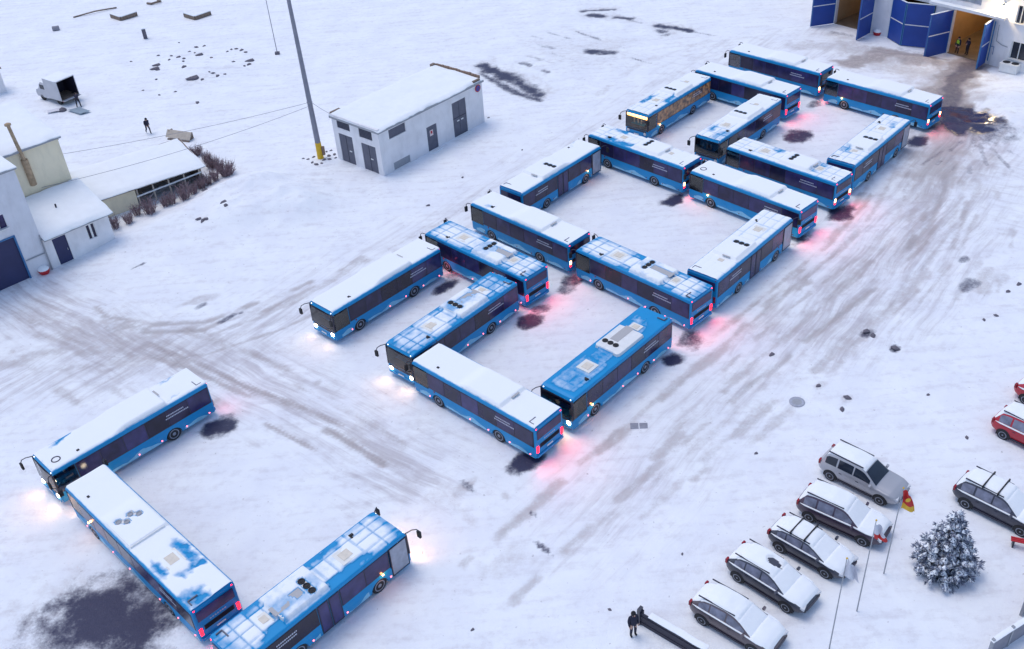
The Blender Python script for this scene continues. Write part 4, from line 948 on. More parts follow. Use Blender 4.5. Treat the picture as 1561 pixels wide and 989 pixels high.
bx('gable_trim', (5.43, 9.2, 7.8), (.06, 8.0, .2), mm['wood'], cb)
b = MB(); b.tube([(2.35, 5.15, 4.9), (2.3, 5.0, 7.2)], .27, 12); b.build('chimney_base', mm['rust'], cb)
b = MB(); b.tube([(2.3, 4.98, 7.1), (2.15, 4.95, 8.9), (2.05, 4.9, 10.3)], [.15, .14, .14], 12); b.lathe((2.05, 4.9, 10.3), (0, 0, 1), [(0, .26), (.12, .26), (.2, .1)], 12); st = b.build('stovepipe', mm['rust'], cb)
# long open-sided store under snow
A_ = Vector((*at(145, 306, 1.9), 0)); B_ = Vector((*at(303, 256, 1.7), 0)); ld = B_-A_; la = math.atan2(ld.y, ld.x); LL = ld.length
ls = thing('open_store', 'long low open-sided store sunk in snow behind the bare hedge', 'shed', (A_.x, A_.y, 0), la)
x2 = 3.4
bx('wall', (x2/2-.3, .2, .85), (x2+.6, .3, 2.0), mm['plaster_y'], ls); bx('back_wall', (LL/2, 4.6, 1.1), (LL+.4, .2, 2.6), mm['wood'], ls); bx('side_wall', (LL+.1, 2.4, .8), (.2, 4.4, 2.0), mm['wood'], ls)
b = MB(); b.add([(-.6,-.2,1.80),(LL+.5,-.2,1.70),(LL+.5,5.4,2.5),(-.6,5.4,2.5),(-.6,-.2,1.92),(LL+.5,-.2,1.80),(LL+.5,5.4,2.62),(-.6,5.4,2.62)], [(0,3,2,1),(4,5,6,7),(0,1,5,4),(1,2,6,5),(2,3,7,6),(3,0,4,7)]); b.build('roof', mm['wood'], ls)
snow_slab(-.6, LL+.55, -.25, 5.6, lambda X, Y: 1.93-.012*X+.12*Y, 37, .3, .1, ls, .22)
for k in range(5): bx('post', (x2+.15+k*(LL-x2-.2)/4, .05, .75), (.12, .12, 2.0), mm['paleboard'], ls)
b = MB(); b.bar((x2, -.02, 1.02), (LL+.1, -.02, 1.28), .08, .12); b.build('rail', mm['snow'], ls)
rr = random.Random(8)
for k in range(7):
    b = MB(); q = x2+.4+rr.random()*2.6; b.bar((q, .5+rr.random()*1.5, .3), (q+1.2+rr.random(), .6+rr.random(), .35+.5*rr.random()), .12); b.build('stored_beam', mm['grey'], ls)
x, y = at(0, 145); hu = thing('small_hut', 'sliver of a small pinkish hut at the left edge', 'hut', (x-1.2, y+1.0, gz(x, y)), R(35))
bx('wall', (0, 0, 1.3), (2.6, 2.4, 2.8), mm['plaster'], hu); bx('roof', (0, 0, 2.76), (2.9, 2.7, .12), mm['brick'], hu); snow_slab(-1.4, 1.4, -1.3, 1.3, lambda X, Y: 2.82+X*0, 41, .3, .05, hu, .2)
bx('eave_board', (1.5, 0, 2.72), (.08, 2.7, .16), mm['wood'], hu)

# ------------------------------------------------------------------ bare hedge, spruce
def shrub_mesh(seed, h, w, n):
    rr = random.Random(seed); b = MB()
    for k in range(n):
        a = rr.random()*6.283; q = rr.random()**.6*w*.35; p = Vector((math.cos(a)*q, math.sin(a)*q, -.1)); lean = .25+.5*rr.random()
        tip = p+Vector((math.cos(a)*w*lean*.6, math.sin(a)*w*lean*.6, h*(.6+.5*rr.random())))
        mid = p.lerp(tip, .5)+Vector((rr.uniform(-.1, .1), rr.uniform(-.1, .1), .08))
        b.tube([p, mid, tip], [.035, .026, .012], 3, cap=False)
        for j in range(6):
            t0 = mid.lerp(tip, rr.random()*.8) if j % 2 else p.lerp(mid, .4+.6*rr.random()); b.tube([t0, t0+Vector((rr.uniform(-.35, .35), rr.uniform(-.35, .35), rr.uniform(.1, .45)))], [.018, .008], 3, cap=False)
    return b.mesh('bare_shrub', mm['twig'])
SM = [shrub_mesh(1, 1.1, .8, 26), shrub_mesh(2, 1.3, 1.0, 34), shrub_mesh(3, 1.2, 1.5, 80)]
def shrub(px, py, k, s, label):
    x, y = at(px, py); o = link('bare_shrub', SM[k], None, (x, y, gz(x, y))); o.scale = (s, s, s); o.rotation_euler.z = px*.7
    tag(o, label, 'shrub', 'bare shrubs of the hedge')
SH = [(177,348,0,1.0,'bare purple-brown shrub nearest the lean-to corner, first of the hedge'),(198,340,0,.9,'thin bare shrub second from the lean-to in the hedge'),(210,328,0,.9,'thin bare shrub close behind the second hedge shrub'),
 (230,326,1,1.1,'dark upright bare shrub below the cream end of the open store'),(253,315,0,.9,'loose bare shrub just right of the dark upright one below the store'),(263,312,0,1.0,'broad bare shrub below the middle of the open store'),
 (283,305,1,1.15,'tall dark bare shrub below the store rail'),(297,296,0,.9,'small bare shrub beside the tall dark one near the store end'),(308,288,0,1.0,'bare shrub before the hedge bend, left one'),(318,282,0,1.0,'bare shrub before the hedge bend, middle one'),(329,275,0,1.0,'bare shrub before the hedge bend, right one'),
 (346,266,2,.95,'big dense bare shrub at the outer bend of the hedge'),(325,254,2,.8,'large dense bare shrub with snow between the bend and the hedge end'),(316,246,1,.8,'dense bare shrub behind the bend of the hedge'),(300,236,2,.7,'last bare shrub of the hedge beside the pale board'),(336,259,0,.9,'bare shrub filling the hedge bend behind the big dense one')]
for a in SH: shrub(*a)
x, y = at(274, 212); pb = thing('board_trestle', 'pale board leaning at the far end of the bare hedge', 'board', (x, y, gz(x, y)), R(-25))
b = MB(); b.box((0, 0, .5), (2.9, .08, .8), 0, 0, Matrix.Rotation(R(-40), 3, 'X')); b.build('board', mm['paleboard'], pb); bx('prop', (-1.2, .35, .35), (.12, .5, .8), mm['wood'], pb); bx('prop', (1.2, .35, .3), (.12, .5, .7), mm['wood'], pb); bx('base_beam', (.1, -.3, .05), (2.6, .15, .15), mm['wood'], pb)

def spruce(px, py, h, w):
    x, y = at(px, py); rr = random.Random(11); t = thing('spruce_tree', 'snow-laden blue-green spruce standing before the black car', 'tree', (x, y, gz(x, y)))
    b = MB(); b.tube([(0, 0, -.2), (.02, 0, h*.5), (0, 0, h*.97)], [.16, .10, .02], 8); b.build('trunk', mm['bark'], t)
    nb, sb, bb = MB(), MB(), MB(); fr_ = 0
    def clump(c, r, d, snow):
        # a spray: needled twigs fanning outward and drooping
        for q in range(17):
            v = Vector((d.x+rr.gauss(0, .75), d.y+rr.gauss(0, .75), rr.gauss(-.10, .42))).normalized(); L = r*(.7+.7*rr.random()); e = c+v*L
            s_ = v.cross(Vector((0, 0, 1))).normalized()*.035
            u_ = v.cross(s_).normalized()*.04
            fr_ = 1 if rr.random() < .70 else 0
            nb.add([c-s_, c+s_, e+s_*.3, e-s_*.3, c-u_, c+u_, e+u_*.2, e-u_*.2], [(0,1,2,3), (4,5,6,7)], fr_)
        if snow:
            n = 7; R_ = r*(.55+.35*rr.random()); V = [c+Vector((0, 0, .10+.06*rr.random()))]
            ring = [c+Vector((math.cos(6.283*k/n)*R_*(.6+.6*rr.random()), math.sin(6.283*k/n)*R_*(.6+.6*rr.random()), -.02-.07*rr.random()))+d*r*.25 for k in range(n)]
            low = [p+(c-p)*.25+Vector((0, 0, -.07)) for p in ring]
            V += ring+low; sb.add(V, [(0, 1+k, 1+(k+1) % n) for k in range(n)]+[(1+k, 1+n+k, 1+n+(k+1) % n, 1+(k+1) % n) for k in range(n)], 0, False)
    levels = 17
    for i in range(levels):
        z = .25+(h-.5)*i/(levels-1); env = w/2*min(1.0, 1.18*(1-(i/(levels-.3))**1.35))*(1.0 if i > 1 else .85); nbr = max(4, int(15*(1-i/levels))+3)
        for k in range(nbr):
            a = 6.283*(k+rr.random()*.7)/nbr+i*.7; d = Vector((math.cos(a), math.sin(a), 0)); L = env*(.72+.42*rr.random())
            p0 = Vector((0, 0, z)); tip = d*L+Vector((0, 0, z-.22*L+.05*rr.random()))
            bb.tube([p0, tip], [.03, .012], 3, cap=False)
            m_ = max(2, int(L/.26))
            for j in range(m_):
                f_ = .28+.72*(j+.5*rr.random())/m_; c = p0.lerp(tip, min(1, f_))+Vector((rr.gauss(0, .06), rr.gauss(0, .06), rr.gauss(0, .04)))
                clump(c, .19+.05*rr.random(), d, rr.random() < .55+.2*(f_ > .6))
    for j in range(6): clump(Vector((0, 0, h*(.9+.018*j))), .15, Vector((rr.uniform(-1, 1), rr.uniform(-1, 1), 0)), j % 2)
    cr = nb.build('crown', [mm['needle'], mm['needle2']], t); cr['kind'] = 'stuff'
    s2 = sb.build('snow_load', mm['snow'], cr); s2['kind'] = 'stuff'
    bb.build('branches', mm['bark'], t)['kind'] = 'stuff'
spruce(1438, 868, 4.2, 2.95)

# ------------------------------------------------------------------ cars
def interp(x, pts):
    return float(np.interp(x, [p[0] for p in pts], [p[1] for p in pts]))
class CarShape:
    def __init__(s, kind):
        if kind == 'suv':
            s.L, s.W = 4.75, 1.88
            s.belt = [(-2.37,.86),(-2.28,.98),(-1.6,1.03),(.75,1.03),(1.0,1.02),(1.9,.93),(2.25,.80),(2.37,.62)]
            s.roof = [(-2.30,.99),(-2.15,1.18),(-1.88,1.62),(-1.5,1.70),(-.6,1.74),(.1,1.69),(.35,1.60),(1.12,1.03)]
        elif kind == 'hatch':
            s.L, s.W = 4.4, 1.78
            s.belt = [(-2.2,.82),(-2.1,.95),(-1.4,.98),(.75,.96),(1.0,.95),(1.75,.84),(2.08,.72),(2.2,.55)]
            s.roof = [(-2.10,.96),(-1.95,1.08),(-1.45,1.42),(-1.1,1.47),(-.4,1.50),(.1,1.46),(.35,1.36),(1.15,.96)]
        elif kind == 'cross':
            s.L, s.W = 4.6, 1.86
            s.belt = [(-2.3,.80),(-2.22,.98),(-1.55,1.05),(.75,1.02),(1.0,1.01),(1.8,.92),(2.18,.76),(2.3,.58)]
            s.roof = [(-2.20,1.0),(-2.0,1.16),(-1.5,1.52),(-1.05,1.61),(-.4,1.65),(.12,1.60),(.40,1.49),(1.18,1.02)]
        s.kind = kind
        s.rx0, s.rx1 = s.roof[0][0], s.roof[-1][0]
    def hw(s, x):
        t = abs(x)/(s.L/2); k = 1-.16*max(0, (t-.62)/.38)**2.2-.10*max(0, (t-.93)/.07); return s.W/2*k
    def zt(s, x): return interp(x, s.belt)
    def zr(s, x): return interp(x, s.roof) if s.rx0 <= x <= s.rx1 else s.zt(x)+.03
    def hr(s, x):
        r = (s.zr(x)-s.zt(x))
        return s.hw(x)*(.90-.20*min(1, max(0, r)/.65))
    def ring(s, x):
        h, zt, zr, hr = s.hw(x), s.zt(x), max(s.zr(x), s.zt(x)+.03), s.hr(x)
        zb = .30+.14*max(0, (abs(x)/(s.L/2)-.8)/.2)
        half = [(h*.86, zb), (h*.97, zb+.10), (h, .60*.9+.06), (h*.985, zt-.10), (h*.93, zt), (hr, zr-.045), (hr*.86, zr-.005), (hr*.45, zr+.02)]
        return [(-y, z) for y, z in half]+[(0, zr+.028)]+[(y, z) for y, z in reversed(half)]
    def top(s, x, y):
        R_ = [(y_, z) for y_, z in s.ring(x)[4:13]]
        return float(np.interp(y, [p[0] for p in R_], [p[1] for p in R_]))
def make_car(label, kind, paint, loc, rz, snow='all', bars=False, seed=1, patch=None, plate=True, group='snow-covered cars parked in the yard'):
    s = CarShape(kind); t = thing('parked_car', label, 'car', loc, rz, group)
    xs = sorted(set(np.r_[np.linspace(-s.L/2, s.L/2, 34), [p[0] for p in s.roof], [p[0] for p in s.belt]]))
    xs = [x for i, x in enumerate(xs) if i == 0 or x-xs[i-1] > .02]
    V = []; F_ = []; rings = [s.ring(x) for x in xs]; n = len(rings[0])
    for x, rg in zip(xs, rings): V += [(x, y, z) for y, z in rg]
    for i in range(len(xs)-1):
        for k in range(n): F_.append((i*n+k, (i+1)*n+k, (i+1)*n+(k+1) % n, i*n+(k+1) % n))
    b = MB(); b.add(V, F_, 0, True); b.add(V[:n], [tuple(range(n))]); b.add(V[-n:], [tuple(reversed(range(n)))]); b.build('body', mm[paint], t)
    fa, ra = s.L/2-.92, -s.L/2+.88
    # arches and wheels
    tw = MB(); tw.lathe((0,-.11,0), (0,1,0), [(0,.24),(0,.31),(.03,.345),(.19,.345),(.22,.31),(.22,.24)], 22); tm = tw.mesh('wheel', mm['black'])
    rw = MB(); rw.lathe((0,.085,0), (0,1,0), [(0,.235),(.025,.235),(.03,.2),(.012,.16),(.02,.06),(.035,.03)], 20); rm = rw.mesh('rim', mm['rim'])
    for ax in (fa, ra):
        for sd_ in (1, -1):
            b = MB(); h = s.hw(ax); m_ = 12; P = [(ax+.42*math.cos(a), sd_*(h+.006), .34+.42*math.sin(a)) for a in np.linspace(-.25, math.pi+.25, m_)]
            Q = [(x, sd_*(h-.25), z) for x, _, z in P]; b.add(P+Q, [tuple(range(m_)), tuple(reversed(range(m_, 2*m_)))]+[(i, i+1, m_+i+1, m_+i) for i in range(m_-1)]); b.build('wheel_arch', mm['black'], t)
            w = link('wheel', tm, t, (ax, sd_*(h-.085), .345), 0 if sd_ > 0 else math.pi); link('rim', rm, w)
    # glass
    gm = mm['carglass'] if snow == 'roof' else mm['carfrost']
    cuts = {'suv': [(-1.95,-1.28),(-1.18,-.32),(-.24,.72)], 'hatch': [(-1.62,-1.15),(-1.07,-.22),(-.14,.78)], 'cross': [(-1.72,-1.16),(-1.08,-.26),(-.18,.78)]}[kind]
    for sd_ in (1, -1):
        for x0, x1 in cuts:
            N = 6; P = []
            for lo, f_ in ((True, .10), (False, .86)):
                for k in range(N):
                    x = x0+(x1-x0)*k/(N-1); zt, zr, h, hr = s.zt(x), s.zr(x), s.hw(x)*.93, s.hr(x)
                    f2 = f_ if zr-zt > .15 else .5
                    y = h+(hr-h)*f2; z = zt+(zr-.045-zt)*f2; P.append((x, sd_*(y+.010), z+.004))
            b = MB(); b.add(P, [(k, k+1, N+k+1, N+k) for k in range(N-1)], 0, True); b.build('side_window', gm, t)
        b = MB(); b.box((.82, sd_*(s.W/2+.09), 1.07), (.12, .2, .14)); b.build('door_mirror', mm[paint], t)
        b = MB()
        for x in (-.95, .05): b.box((x, sd_*(s.hw(x)*.985+.012), .86), (.17, .02, .03))
        b.build('door_handle', mm['dark'], t)
        b = MB(); b.box((s.L/2-.16, sd_*.62, .72), (.22, .36, .14), -sd_*.25); b.build('headlight', mm['headoff'], t)
        b = MB(); b.box((-s.L/2+.10, sd_*.72, .92), (.12, .22, .26)); b.build('tail_light', mm['tailoff'], t)
        b = MB(); b.bar((-s.L*.40, sd_*s.hr(-1)*.93, s.zr(-1.3)+.06), (.15, sd_*s.hr(0)*.93, s.zr(0)+.03), .05); b.build('roof_rail', mm['dark'], t)
        b = MB(); b.bar((ra+.45, sd_*(s.W/2-.02), .33), (fa-.45, sd_*(s.W/2-.02), .33), .07, .10); b.build('sill', mm['dark'], t)
    def panel(x0, x1, fw, dz, m, name):
        X = np.zeros((8, 9)); Y = X*0; Z = X*0
        for j in range(8):
            x = x0+(x1-x0)*j/7
            for i in range(9):
                y = s.hr(x)*fw*(-1+2*i/8); X[j, i] = x; Y[j, i] = y; Z[j, i] = s.top(x, y)+dz
        b = MB(); b.grid(X, Y, Z); return b.build(name, m, t)
    panel(s.roof[-1][0]-.05, s.roof[-2][0]+.02, .92, .010, mm['carglass'], 'windscreen')
    panel(s.roof[1][0], s.roof[2][0]-.04, .86, .010, mm['carglass'], 'rear_window')
    b = MB(); b.box((s.L/2-.02, 0, .55), (.06, 1.0, .22)); b.build('radiator_grille', mm['dark'], t)
    b = MB(); b.box((-s.L/2+.0, 0, .72), (.03, .52, .11)); b.build('licence_plate', mm['white'], t)
    # snow: one heightfield per surface
    def snowcap(x0, x1, fw, thick, sd2, name='snow_cover', wide=False, skirt=0):
        nx, ny = int((x1-x0)/.09)+2, 17; X = np.zeros((nx, ny)); Y = X*0; Z = X*0
        for j in range(nx):
            x = x0+(x1-x0)*j/(nx-1)
            for i in range(ny):
                u = -1+2*i/(ny-1); wv = (s.hw(x)*.95 if wide else s.hr(x))*fw; y = wv*u
                e = min(1-abs(u), (x-x0)/.5, (x1-x)/.5); tk = thick*min(1, max(0, e)*5)**.5
                nz = float(fbm(x*1.6+sd2*9, y*1.6, sd2, 3)); tk *= (.55+.9*nz); tt = s.top(x, y)+.012+tk
                if patch and math.hypot((x-patch[0])/patch[2], (y-patch[1])/patch[3]) < 1: tt -= .16
                X[j, i] = x; Y[j, i] = y; Z[j, i] = tt
        b = MB(); b.grid(X, Y, Z); b.build(name, mm['snow'], t)
    wx0, wx1 = s.roof[-2][0], s.roof[-1][0]
    if snow == 'roof': snowcap(s.roof[2][0]-.1, s.roof[-2][0]-.02, .96, .07, seed)
    else:
        snowcap(s.roof[2][0]-.15, wx0+.05, .99, .11, seed)
        snowcap(wx0-.05, wx1+.05, .97, .06, seed+1)
        snowcap(wx1-.05, s.L/2-.10, .98, .09, seed+2, wide=True)
        snowcap(-s.L/2+.06, s.roof[2][0]-.05, .93, .05, seed+3)
        for sd_ in (1, -1):   # snow caught along the belt line
            b = MB(); b.tube([(x, sd_*(s.hw(x)*.955), s.zt(x)+.01) for x in np.linspace(-s.L/2+.25, s.L/2-.5, 14)], [.01]+[.045]*12+[.01], 6); b.build('belt_snow', mm['snow'], t)
    if bars:
        for x in (-.95, -.15):
            b = MB(); b.box((x, 0, s.zr(x)+.15), (.07, s.W*.78, .05)); b.box((x, s.W*.36, s.zr(x)+.07), (.08, .06, .14)); b.box((x, -s.W*.36, s.zr(x)+.07), (.08, .06, .14)); b.build('roof_bar', mm['black'], t)
    return t
def car_at(rear_px, front_px, **k):
    """wheel contact points (near side) give place and heading"""
    a, b_ = at(*rear_px), at(*front_px); h = math.atan2(b_[1]-a[1], b_[0]-a[0]); mx, my = (a[0]+b_[0])/2, (a[1]+b_[1])/2
    kind = k['kind']; hwid = .85 if kind != 'hatch' else .80
    x, y = mx-math.sin(h)*hwid, my+math.cos(h)*hwid
    return make_car(loc=(x, y, gz(x, y)-.02), rz=h, **k)
car_at((1268,732),(1338,767), label='silver estate car with clear windscreen and snow only on its roof', kind='suv', paint='silver', snow='roof', seed=3)
car_at((1228,792),(1320,834), label='dark plum car under snow beside the silver car', kind='suv', paint='cardark', seed=9)
car_at((1183,838),(1264,884), label='dark hatchback with two black roof bars showing through snow', kind='hatch', paint='carblack', bars=True, seed=15)
car_at((1120,884),(1203,936), label='snowy black car with a dark melted spot on its roof', kind='cross', paint='carblack', seed=21, patch=(-.05,.12,.42,.24))
car_at((1067,949),(1152,1000), label='brown car under snow at the bottom edge, nearest the dark beam', kind='cross', paint='carbrown', seed=27)
car_at((1474,776),(1551,815), label='black car with roof bars behind the spruce', kind='suv', paint='carblack', bars=True, seed=33)
car_at((1528,668),(1606,706), label='red car with thick snow roof cut by the right edge', kind='suv', paint='carred', seed=39)
car_at((1556,612),(1634,650), label='red car barely in view at the right edge, farther back than the other red one', kind='hatch', paint='carred', seed=45)

# box van in the far snow
x, y = at(92, 152); va = thing('box_van', 'light grey box van with its dark load bay open at the back', 'van', (x, y, gz(x, y)), R(168)+0)
v0, v1 = at(121, 146), at(70, 132); va.rotation_euler.z = math.atan2(v1[1]-v0[1], v1[0]-v0[0]); 
b = MB(); o = [(.25,.42),(2.35,.42),(2.45,.80),(2.30,1.15),(1.75,1.35),(1.35,1.98),(.95,2.10),(.25,2.10)]; nO = len(o); Wv = .98
V = [(px, -Wv, pz_) for px, pz_ in o]+[(px, Wv, pz_) for px, pz_ in o]; b.add(V, [tuple(range(nO)), tuple(reversed(range(nO, 2*nO)))]+[((i+1) % nO, i, nO+i, nO+(i+1) % nO) for i in range(nO)]); b.build('cab', mm['vanpaint'], va)
b = MB(); b.add([(1.38,-.85,1.99),(1.78,-.85,1.40),(1.78,.85,1.40),(1.38,.85,1.99)], [(0,1,2,3)]); b.v = [(q[0]+.02, q[1], q[2]+.02) for q in b.v]; b.build('windscreen', mm['carglass'], va)
for s in (1, -1):
    bx('side_window', (1.05, s*(Wv+.005), 1.62), (.75, .012, .5), mm['carglass'], va); bx('headlight', (2.42, s*.7, .82), (.08, .24, .16), mm['headoff'], va)
    bx('box_side', (-.95, s*1.10, 1.65), (2.4, .06, 2.1), mm['vanpaint'], va); bx('tail_light', (-2.16, s*.95, .55), (.05, .14, .12), mm['tailoff'], va)
bx('box_front', (.22, 0, 1.65), (.06, 2.14, 2.1), mm['vanpaint'], va); bx('box_floor', (-.95, 0, .64), (2.4, 2.2, .08), mm['wood'], va); bx('box_roof', (-.95, 0, 2.73), (2.44, 2.28, .06), mm['vanpaint'], va)
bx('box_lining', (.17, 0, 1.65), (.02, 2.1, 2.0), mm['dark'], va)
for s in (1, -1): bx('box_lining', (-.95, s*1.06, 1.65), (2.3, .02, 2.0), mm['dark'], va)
bx('chassis', (-.1, 0, .5), (4.2, .9, .18), mm['dark'], va); bx('tailgate', (-2.3, 0, .62), (.5, 2.1, .05), mm['vanpaint'], va)
snow_slab(-2.15, .25, -1.12, 1.12, lambda X, Y: 2.76+X*0, 51, .2, .06, va, .14); snow_slab(.3, 1.3, -.9, .9, lambda X, Y: 2.10+X*0, 52, .2, .05, va, .08, 'cab_snow')
tw = MB(); tw.lathe((0,-.12,0), (0,1,0), [(0,.3),(.03,.37),(.21,.37),(.24,.3)], 16); tm = tw.mesh('wheel', mm['black'])
for ax in (1.55, -1.35):
    for s in (1, -1): link('wheel', tm, va, (ax, s*.86, .37))

# ------------------------------------------------------------------ people
def person(label, loc, rz, pose, top='cloth', legs='cloth2', head='hat', vest=None):
    """pose: joint positions in metres, x forward, y left, z up"""
    J = dict(pose); edges = [('pelvis','belly'),('belly','chest'),('chest','neck'),('neck','head'),('head','crown'),
        ('chest','shL'),('shL','elL'),('elL','wrL'),('wrL','paL'),('chest','shR'),('shR','elR'),('elR','wrR'),('wrR','paR'),
        ('pelvis','hipL'),('hipL','knL'),('knL','anL'),('anL','toL'),('pelvis','hipR'),('hipR','knR'),('knR','anR'),('anR','toR')]
    rad = dict(pelvis=.165,belly=.16,chest=.18,neck=.075,head=.105,crown=.085,sh=.085,el=.062,wr=.045,pa=.04,hip=.105,kn=.078,an=.062,to=.05)
    for sd_ in 'LR':   # five unequal fingers on each palm
        wv, pv = Vector(J['wr'+sd_]), Vector(J['pa'+sd_]); d = (pv-wv).normalized(); sx = d.cross(Vector((0, 0, 1))); sx = (sx if sx.length > .1 else Vector((0, 1, 0))).normalized()
        for k, (off, ln) in enumerate(((-.030,.075),(-.010,.085),(.010,.080),(.030,.062))):
            J[f'f{sd_}{k}'] = tuple(pv+sx*off+d*ln*.55); J[f'g{sd_}{k}'] = tuple(pv+sx*off*1.1+d*ln+Vector((0, 0, -.012))); edges += [('pa'+sd_, f'f{sd_}{k}'), (f'f{sd_}{k}', f'g{sd_}{k}')]
        J[f'h{sd_}'] = tuple(wv+d*.03-sx*.055); J[f'i{sd_}'] = tuple(wv+d*.075-sx*.07); edges += [('wr'+sd_, f'h{sd_}'), (f'h{sd_}', f'i{sd_}')]
    hd, ck = Vector(J['head']), Vector(J['crown']); J['nose'] = tuple(hd+Vector((.125, 0, .0))); edges.append(('head', 'nose'))
    names = list(J); me = bpy.data.meshes.new('person'); me.from_pydata([J[k] for k in names], [(names.index(a), names.index(b_)) for a, b_ in edges], [])
    o = bpy.data.objects.new('person', me); C.objects.link(o)
    sk = o.modifiers.new('skin', 'SKIN'); ss = o.modifiers.new('sub', 'SUBSURF'); ss.levels = 1; ss.render_levels = 1
    sv = me.skin_vertices[0].data if me.skin_vertices else None
    if sv is None:
        me.skin_vertices.new() if hasattr(me.skin_vertices, 'new') else None; sv = me.skin_vertices[0].data
    for k, nme in enumerate(names):
        r_ = rad.get(nme) or rad.get(nme[:2]) or rad.get(nme[:3]) or (.011 if nme[0] in 'fghi' else .03)
        if nme == 'nose': r_ = .018
        sv[k].radius = (r_*1.05, r_); sv[k].use_root = (nme == 'pelvis')
    dg = bpy.context.evaluated_depsgraph_get(); nm = bpy.data.meshes.new_from_object(o.evaluated_get(dg)); bpy.data.objects.remove(o); bpy.data.meshes.remove(me)
    for m in (top, legs, 'skin', head, 'black', vest or top): nm.materials.append(mm[m])
    P = {k: Vector(v) for k, v in J.items()}
    def kind(c):
        best = min(P, key=lambda k: (P[k]-c).length-(rad.get(k) or rad.get(k[:2]) or .01)*.5)
        if best in ('head', 'nose'): return 2
        if best == 'crown': return 3
        if best[:2] == 'pa' or best[0] in 'fgi' or (best[0] == 'h' and best not in ('head','hipL','hipR')): return 2
        if best[:2] in ('an', 'to'): return 4
        if best[:2] == 'kn' or best[:3] == 'hip' or best == 'pelvis': return 1
        if best in ('chest', 'belly'): return 5
        return 0
    for p in nm.polygons: p.material_index = kind(p.center); p.use_smooth = True
    ob = link('person', nm, None, loc, rz); tag(ob, label, 'person')
    b = MB(); b.lathe(tuple(ck-Vector((.015, 0, .03))), (0, 0, 1), [(-.05, .128), (.04, .122), (.10, .08), (.125, .03)], 12); b.build('cap', mm[head], ob)
    b = MB()
    for s in (1, -1): b.box((hd.x+.098, hd.y+s*.038, hd.z+.03), (.012, .022, .012))
    b.build('eyes', mm['black'], ob); b = MB(); b.box((hd.x+.100, hd.y, hd.z-.048), (.012, .05, .010)); b.build('mouth', mm['red'], ob)
    return ob
STAND = dict(pelvis=(0,0,.95),belly=(0,0,1.12),chest=(.01,0,1.34),neck=(.02,0,1.50),head=(.04,0,1.62),crown=(.03,0,1.70),shL=(0,.19,1.41),elL=(-.02,.25,1.13),wrL=(.06,.24,.90),paL=(.09,.23,.82),
  shR=(0,-.19,1.41),elR=(-.02,-.25,1.13),wrR=(.06,-.24,.90),paR=(.09,-.23,.82),hipL=(0,.10,.90),knL=(.03,.11,.50),anL=(-.01,.12,.09),toL=(.14,.13,.05),hipR=(0,-.10,.90),knR=(.03,-.11,.50),anR=(-.01,-.12,.09),toR=(.14,-.13,.05))
def pose(**k): d = dict(STAND); d.update(k); return d
WALK = pose(belly=(.05,0,1.11),chest=(.14,0,1.32),neck=(.20,0,1.46),head=(.26,0,1.57),crown=(.27,0,1.66),shL=(.14,.20,1.38),shR=(.14,-.20,1.38),elL=(-.08,.27,1.15),wrL=(-.02,.24,.95),paL=(.03,.23,.88),
  elR=(.20,-.27,1.11),wrR=(.40,-.22,1.02),paR=(.47,-.20,.97),knL=(.22,.11,.55),anL=(.26,.11,.10),toL=(.41,.11,.07),knR=(-.05,-.11,.50),anR=(-.34,-.11,.20),toR=(-.24,-.11,.06))
BEND = pose(pelvis=(-.08,0,.93),belly=(.08,0,1.05),chest=(.30,0,1.18),neck=(.46,0,1.24),head=(.56,0,1.27),crown=(.62,0,1.33),shL=(.29,.2,1.24),shR=(.29,-.2,1.24),elL=(.52,.24,1.06),wrL=(.72,.18,1.03),paL=(.80,.16,1.03),
  elR=(.52,-.24,1.06),wrR=(.72,-.18,1.03),paR=(.80,-.16,1.03),hipL=(-.08,.12,.88),knL=(.04,.17,.48),anL=(-.06,.2,.09),toL=(.08,.22,.05),hipR=(-.08,-.12,.88),knR=(-.02,-.18,.48),anR=(-.16,-.22,.09),toR=(-.02,-.25,.05))
CROSS = pose(elL=(.06,.27,1.14),wrL=(.22,.08,1.10),paL=(.24,.0,1.10),elR=(.06,-.27,1.14),wrR=(.24,-.08,1.14),paR=(.25,.0,1.16))
def put(px, py): x, y = at(px, py); return (x, y, gz(x, y))
person('person in dark clothes walking alone across the snow field', put(227, 203), R(-50), WALK)
person('person in dark clothes bending at the open back of the box van', put(121, 163), R(105), BEND)
person('person in a yellow-green vest standing in the lit garage bay', put(1458, 81), R(215), STAND, vest='hiviz')
person('person in dark clothes standing beside the one in the vest at the garage bay', put(1473, 83), R(200), CROSS)
person('person in a long dark coat standing at the end of the dark beam', put(965, 968), R(-70), pose(), legs='cloth')

